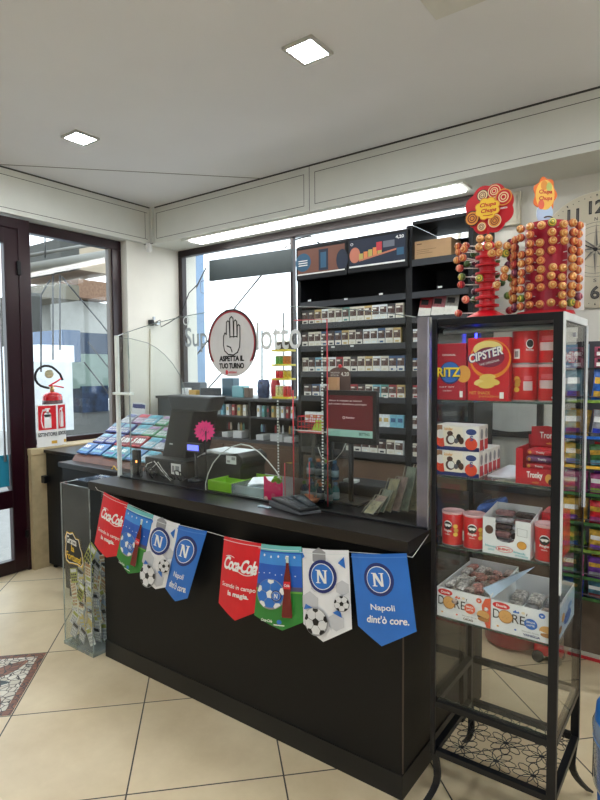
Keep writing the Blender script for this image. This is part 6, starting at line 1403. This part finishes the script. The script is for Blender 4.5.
for r_, (z, h, cols) in enumerate(RWS):
    tr = bx('tier', M('tier_dark', (26, 28, 26), .5), st_, sx0+.01, sx1-.01, SYF-.03, SYF+.13, z-.008, z, bevel=.001)
    MB().tube([(sx0, SYF-.035, z+.025), (sx1, SYF-.035, z+.025)], .0025, 6).build('wire', WGR, tr)
    bx('tier_label', CBM[(8, 0, 3, 4, 4, 8, 4, 4)[r_]], tr, sx0+.02, sx1-.02, SYF-.034, SYF-.031, z-.004, z+.010)
    for c_ in range(7):
        for d_ in range(2):
            ci = cols[(c_+d_*3) % 7]; key = (ci, .10, h, .03)
            x = sx0+.065+c_*.113; y = SYF-.003+d_*.06
            if key in bdata: o = bpy.data.objects.new('sweet_bag', bdata[key]); COL.objects.link(o)
            else:
                mb, _ = cbag(*key); o = mb.build('sweet_bag', None, None, recalc=False); bdata[key] = o.data
            o.location = (x, y, z+.001); o.rotation_euler = (random.uniform(-.22, -.02), random.uniform(-.12, .12), random.uniform(-.3, .3))
            o['label'] = '%s sweet bag, %s tier from the top, %s from the left, %s row' % (CB[ci][1], ORD[r_], ORD[c_], 'front' if d_ == 0 else 'rear'); o['category'] = 'sweet bag'; o['group'] = 'sweet bags on the wire candy stand'
# top row boxes: stacked dark pink and white packets
for c_ in range(6):
    for k in range(2):
        x = sx0+.14+c_*.11; o = bx('sweet_packet', M('rose_packet', (150, 70, 90), .4, var=.5, scale=40), None, x, x+.1, SYF, SYF+.08, 1.60+k*.05, 1.648+k*.05, bevel=.003, label='rose and white sweet packet on the stand top, %s from the left, %s one' % (ORD[c_], 'lower' if k == 0 else 'upper'), cat='packet', group='rose sweet packets on top of the candy stand')
        A = front(x, SYF, 1.60+k*.05, .1, .048); A.rect(.1, .15, .4, .5, WHITE).rect(.5, .3, .9, .85, BLACKP).rect(.55, .1, .8, .25, WHITE).rect(.15, .6, .4, .85, BLACKP); A.done(o)
tr = bx('top_tier', M('tier_dark', (40, 44, 40), .5), st_, sx0+.12, sx1-.01, SYF-.01, SYF+.13, 1.592, 1.599)
# low cabinet along the wall behind the case, with grey pipes and hanging paper
lw = thing('low_cabinet', 'low brown wooden cabinet against the wall behind the display case', 'cabinet', (-1.0, 3.8, 0))
bx('carcass', WOOD, lw, -1.195, -.45, 3.62, 4.04, .25, .82, bevel=.003); bx('top', M('cab_top_black', (26, 24, 26), .4), lw, -1.2, -.44, 3.60, 4.045, .82, .86, bevel=.002)
for x in (-1.18, -.50): bx('leg', WOOD, lw, x, x+.04, 3.64, 4.0, 0, .25)
MB().tube([(-1.14, 3.7, .868), (-1.06, 3.66, .875), (-.95, 3.68, .868), (-.86, 3.63, .866), (-.80, 3.64, .868), (-.74, 3.75, .87)], .006, 6).build('cable', M('beige_cable', (190, 180, 150), .5), None, label='beige cable lying on the low wooden cabinet', cat='cable')
for i in range(2):
    o = bx('plug', M('plug_white', (216, 212, 196), .5), None, -1.13+.14*i, -1.08+.14*i, 3.64, 3.70, .861, .88, bevel=.006, label='white plug on the low wooden cabinet, the %s one' % ('left' if i == 0 else 'right'), cat='plug')
for i, px in enumerate((458, 468, 489)):
    q = at(px, 400, y=4.03); MB().tube([(q.x, 4.03, 0), (q.x, 4.03, 2.6)], .014, 10).build('pipe', M('pipe_grey', (170, 170, 160), .5), None, label='vertical grey pipe on the wall behind the case, %s from the left' % ORD[i], cat='pipe', group='grey wall pipes')
hp = thing('wall_monitor', 'black framed panel with a white cloth over it on the back wall', 'panel', (-1.12, 4.03, 1.1))
bx('frame', DKP, hp, -1.295, -.93, 4.02, 4.048, 1.12, 1.36, bevel=.003)
xs_ = [-1.29+.32*i/12 for i in range(13)]; m = MB()
for a_, b_ in zip(xs_, xs_[1:]):
    f_ = lambda x: 1.175-.012*math.sin((x+1.29)*12)-.02*(x+1.29)
    m.hexa([(a_, 4.008+.003*math.sin(a_*40), f_(a_)), (b_, 4.008+.003*math.sin(b_*40), f_(b_)), (b_, 4.018, f_(b_)), (a_, 4.018, f_(a_))], [(a_, 4.012, 1.37), (b_, 4.012, 1.37), (b_, 4.018, 1.37), (a_, 4.018, 1.37)])
m.build('cloth', M('cloth_white', (214, 216, 212), .8, bump=.3), hp)
# floor: red tub, toy truck, leaf mat, blue bin
q = at(507, 648, z=0.0)
rt_ = thing('red_tub', 'round dark red tub on the floor behind the display case', 'tub', (q.x, q.y+.05, 0))
MB().lathe([(.10, 0), (.15, .02), (.17, .16), (.18, .17), (.165, .165), (.14, .03), (.002, .02)], (q.x, q.y+.1, 0), n=32).build('bowl', M('tub_red', (160, 34, 48), .35), rt_)
q = at(541, 662, z=0)
tk = thing('toy_truck', 'small red toy truck with black wheels on the floor behind the case', 'toy', (q.x, q.y, 0))
bx('body', REDC, tk, q.x-.04, q.x+.10, q.y, q.y+.08, .035, .09, bevel=.01); bx('cab', REDC, tk, q.x-.03, q.x+.03, q.y+.005, q.y+.075, .09, .13, bevel=.012)
for dx in (-.015, .075):
    for dy in (-.008, .078): MB().lathe([(.005, -.01), (.03, -.01), (.032, 0), (.03, .01), (.005, .01)], (q.x+dx, q.y+dy, .032), n=16, axis='y').build('wheel', BLACKP, tk)
q = at(596, 652, z=0)
mt2 = thing('leaf_mat', 'white mat with black leaf pattern and red rim on the floor', 'mat', (q.x, q.y, 0))
bx('mat', M('mat_white', (206, 202, 190), .7), mt2, q.x-.12, q.x+.6, q.y-.12, q.y+.5, .005, .03, bevel=.004); bx('rim', REDC, mt2, q.x-.125, q.x+.605, q.y-.125, q.y+.505, 0, .018, bevel=.003)
A = Art((q.x-.12, q.y-.12, .03), (.72, 0, 0), (0, .62, 0), (0, 0, 1), step=.0006); A.col(BLACKP)
for (cx_, cy_, a_) in ((.12, .12, .3), (.30, .35, 1.2), (.1, .55, .2), (.45, .15, -.4), (.6, .5, .8), (.8, .2, .2), (.85, .7, 1.)):
    A.poly([(cx_+.11*math.cos(q_)*math.cos(a_)-.05*math.sin(q_)*math.sin(a_), cy_+.11*math.cos(q_)*math.sin(a_)+.05*math.sin(q_)*math.cos(a_)) for q_ in [2*PI*k/14 for k in range(14)]])
A.done(mt2)
bb = at(593, 690, y=1.78)
bn2 = thing('blue_bin', 'blue plastic bin with a clear liner at the right edge', 'bin', (bb.x+.13, 1.85, 0))
MB().lathe([(.105, 0), (.112, .01), (.128, .50), (.125, .50), (.10, .02), (.002, .015)], (bb.x+.13, 1.85, 0), n=32).build('bucket', M('bin_blue', (24, 84, 150), .35), bn2)
MB().lathe([(.129, .36), (.137, .38), (.136, .50), (.140, .545), (.128, .58), (.118, .565), (.12, .48)], (bb.x+.13, 1.85, 0), n=32).build('liner', glassmat('liner', (.80, .86, .92), refl=1.5, haze=.25), bn2)
MB().lathe([(.133, .50), (.138, .51), (.130, .60), (.10, .66), (.02, .69), (.002, .69)], (bb.x+.13, 1.85, 0), n=32).build('lid', M('bin_lid', (30, 110, 186), .35), bn2)
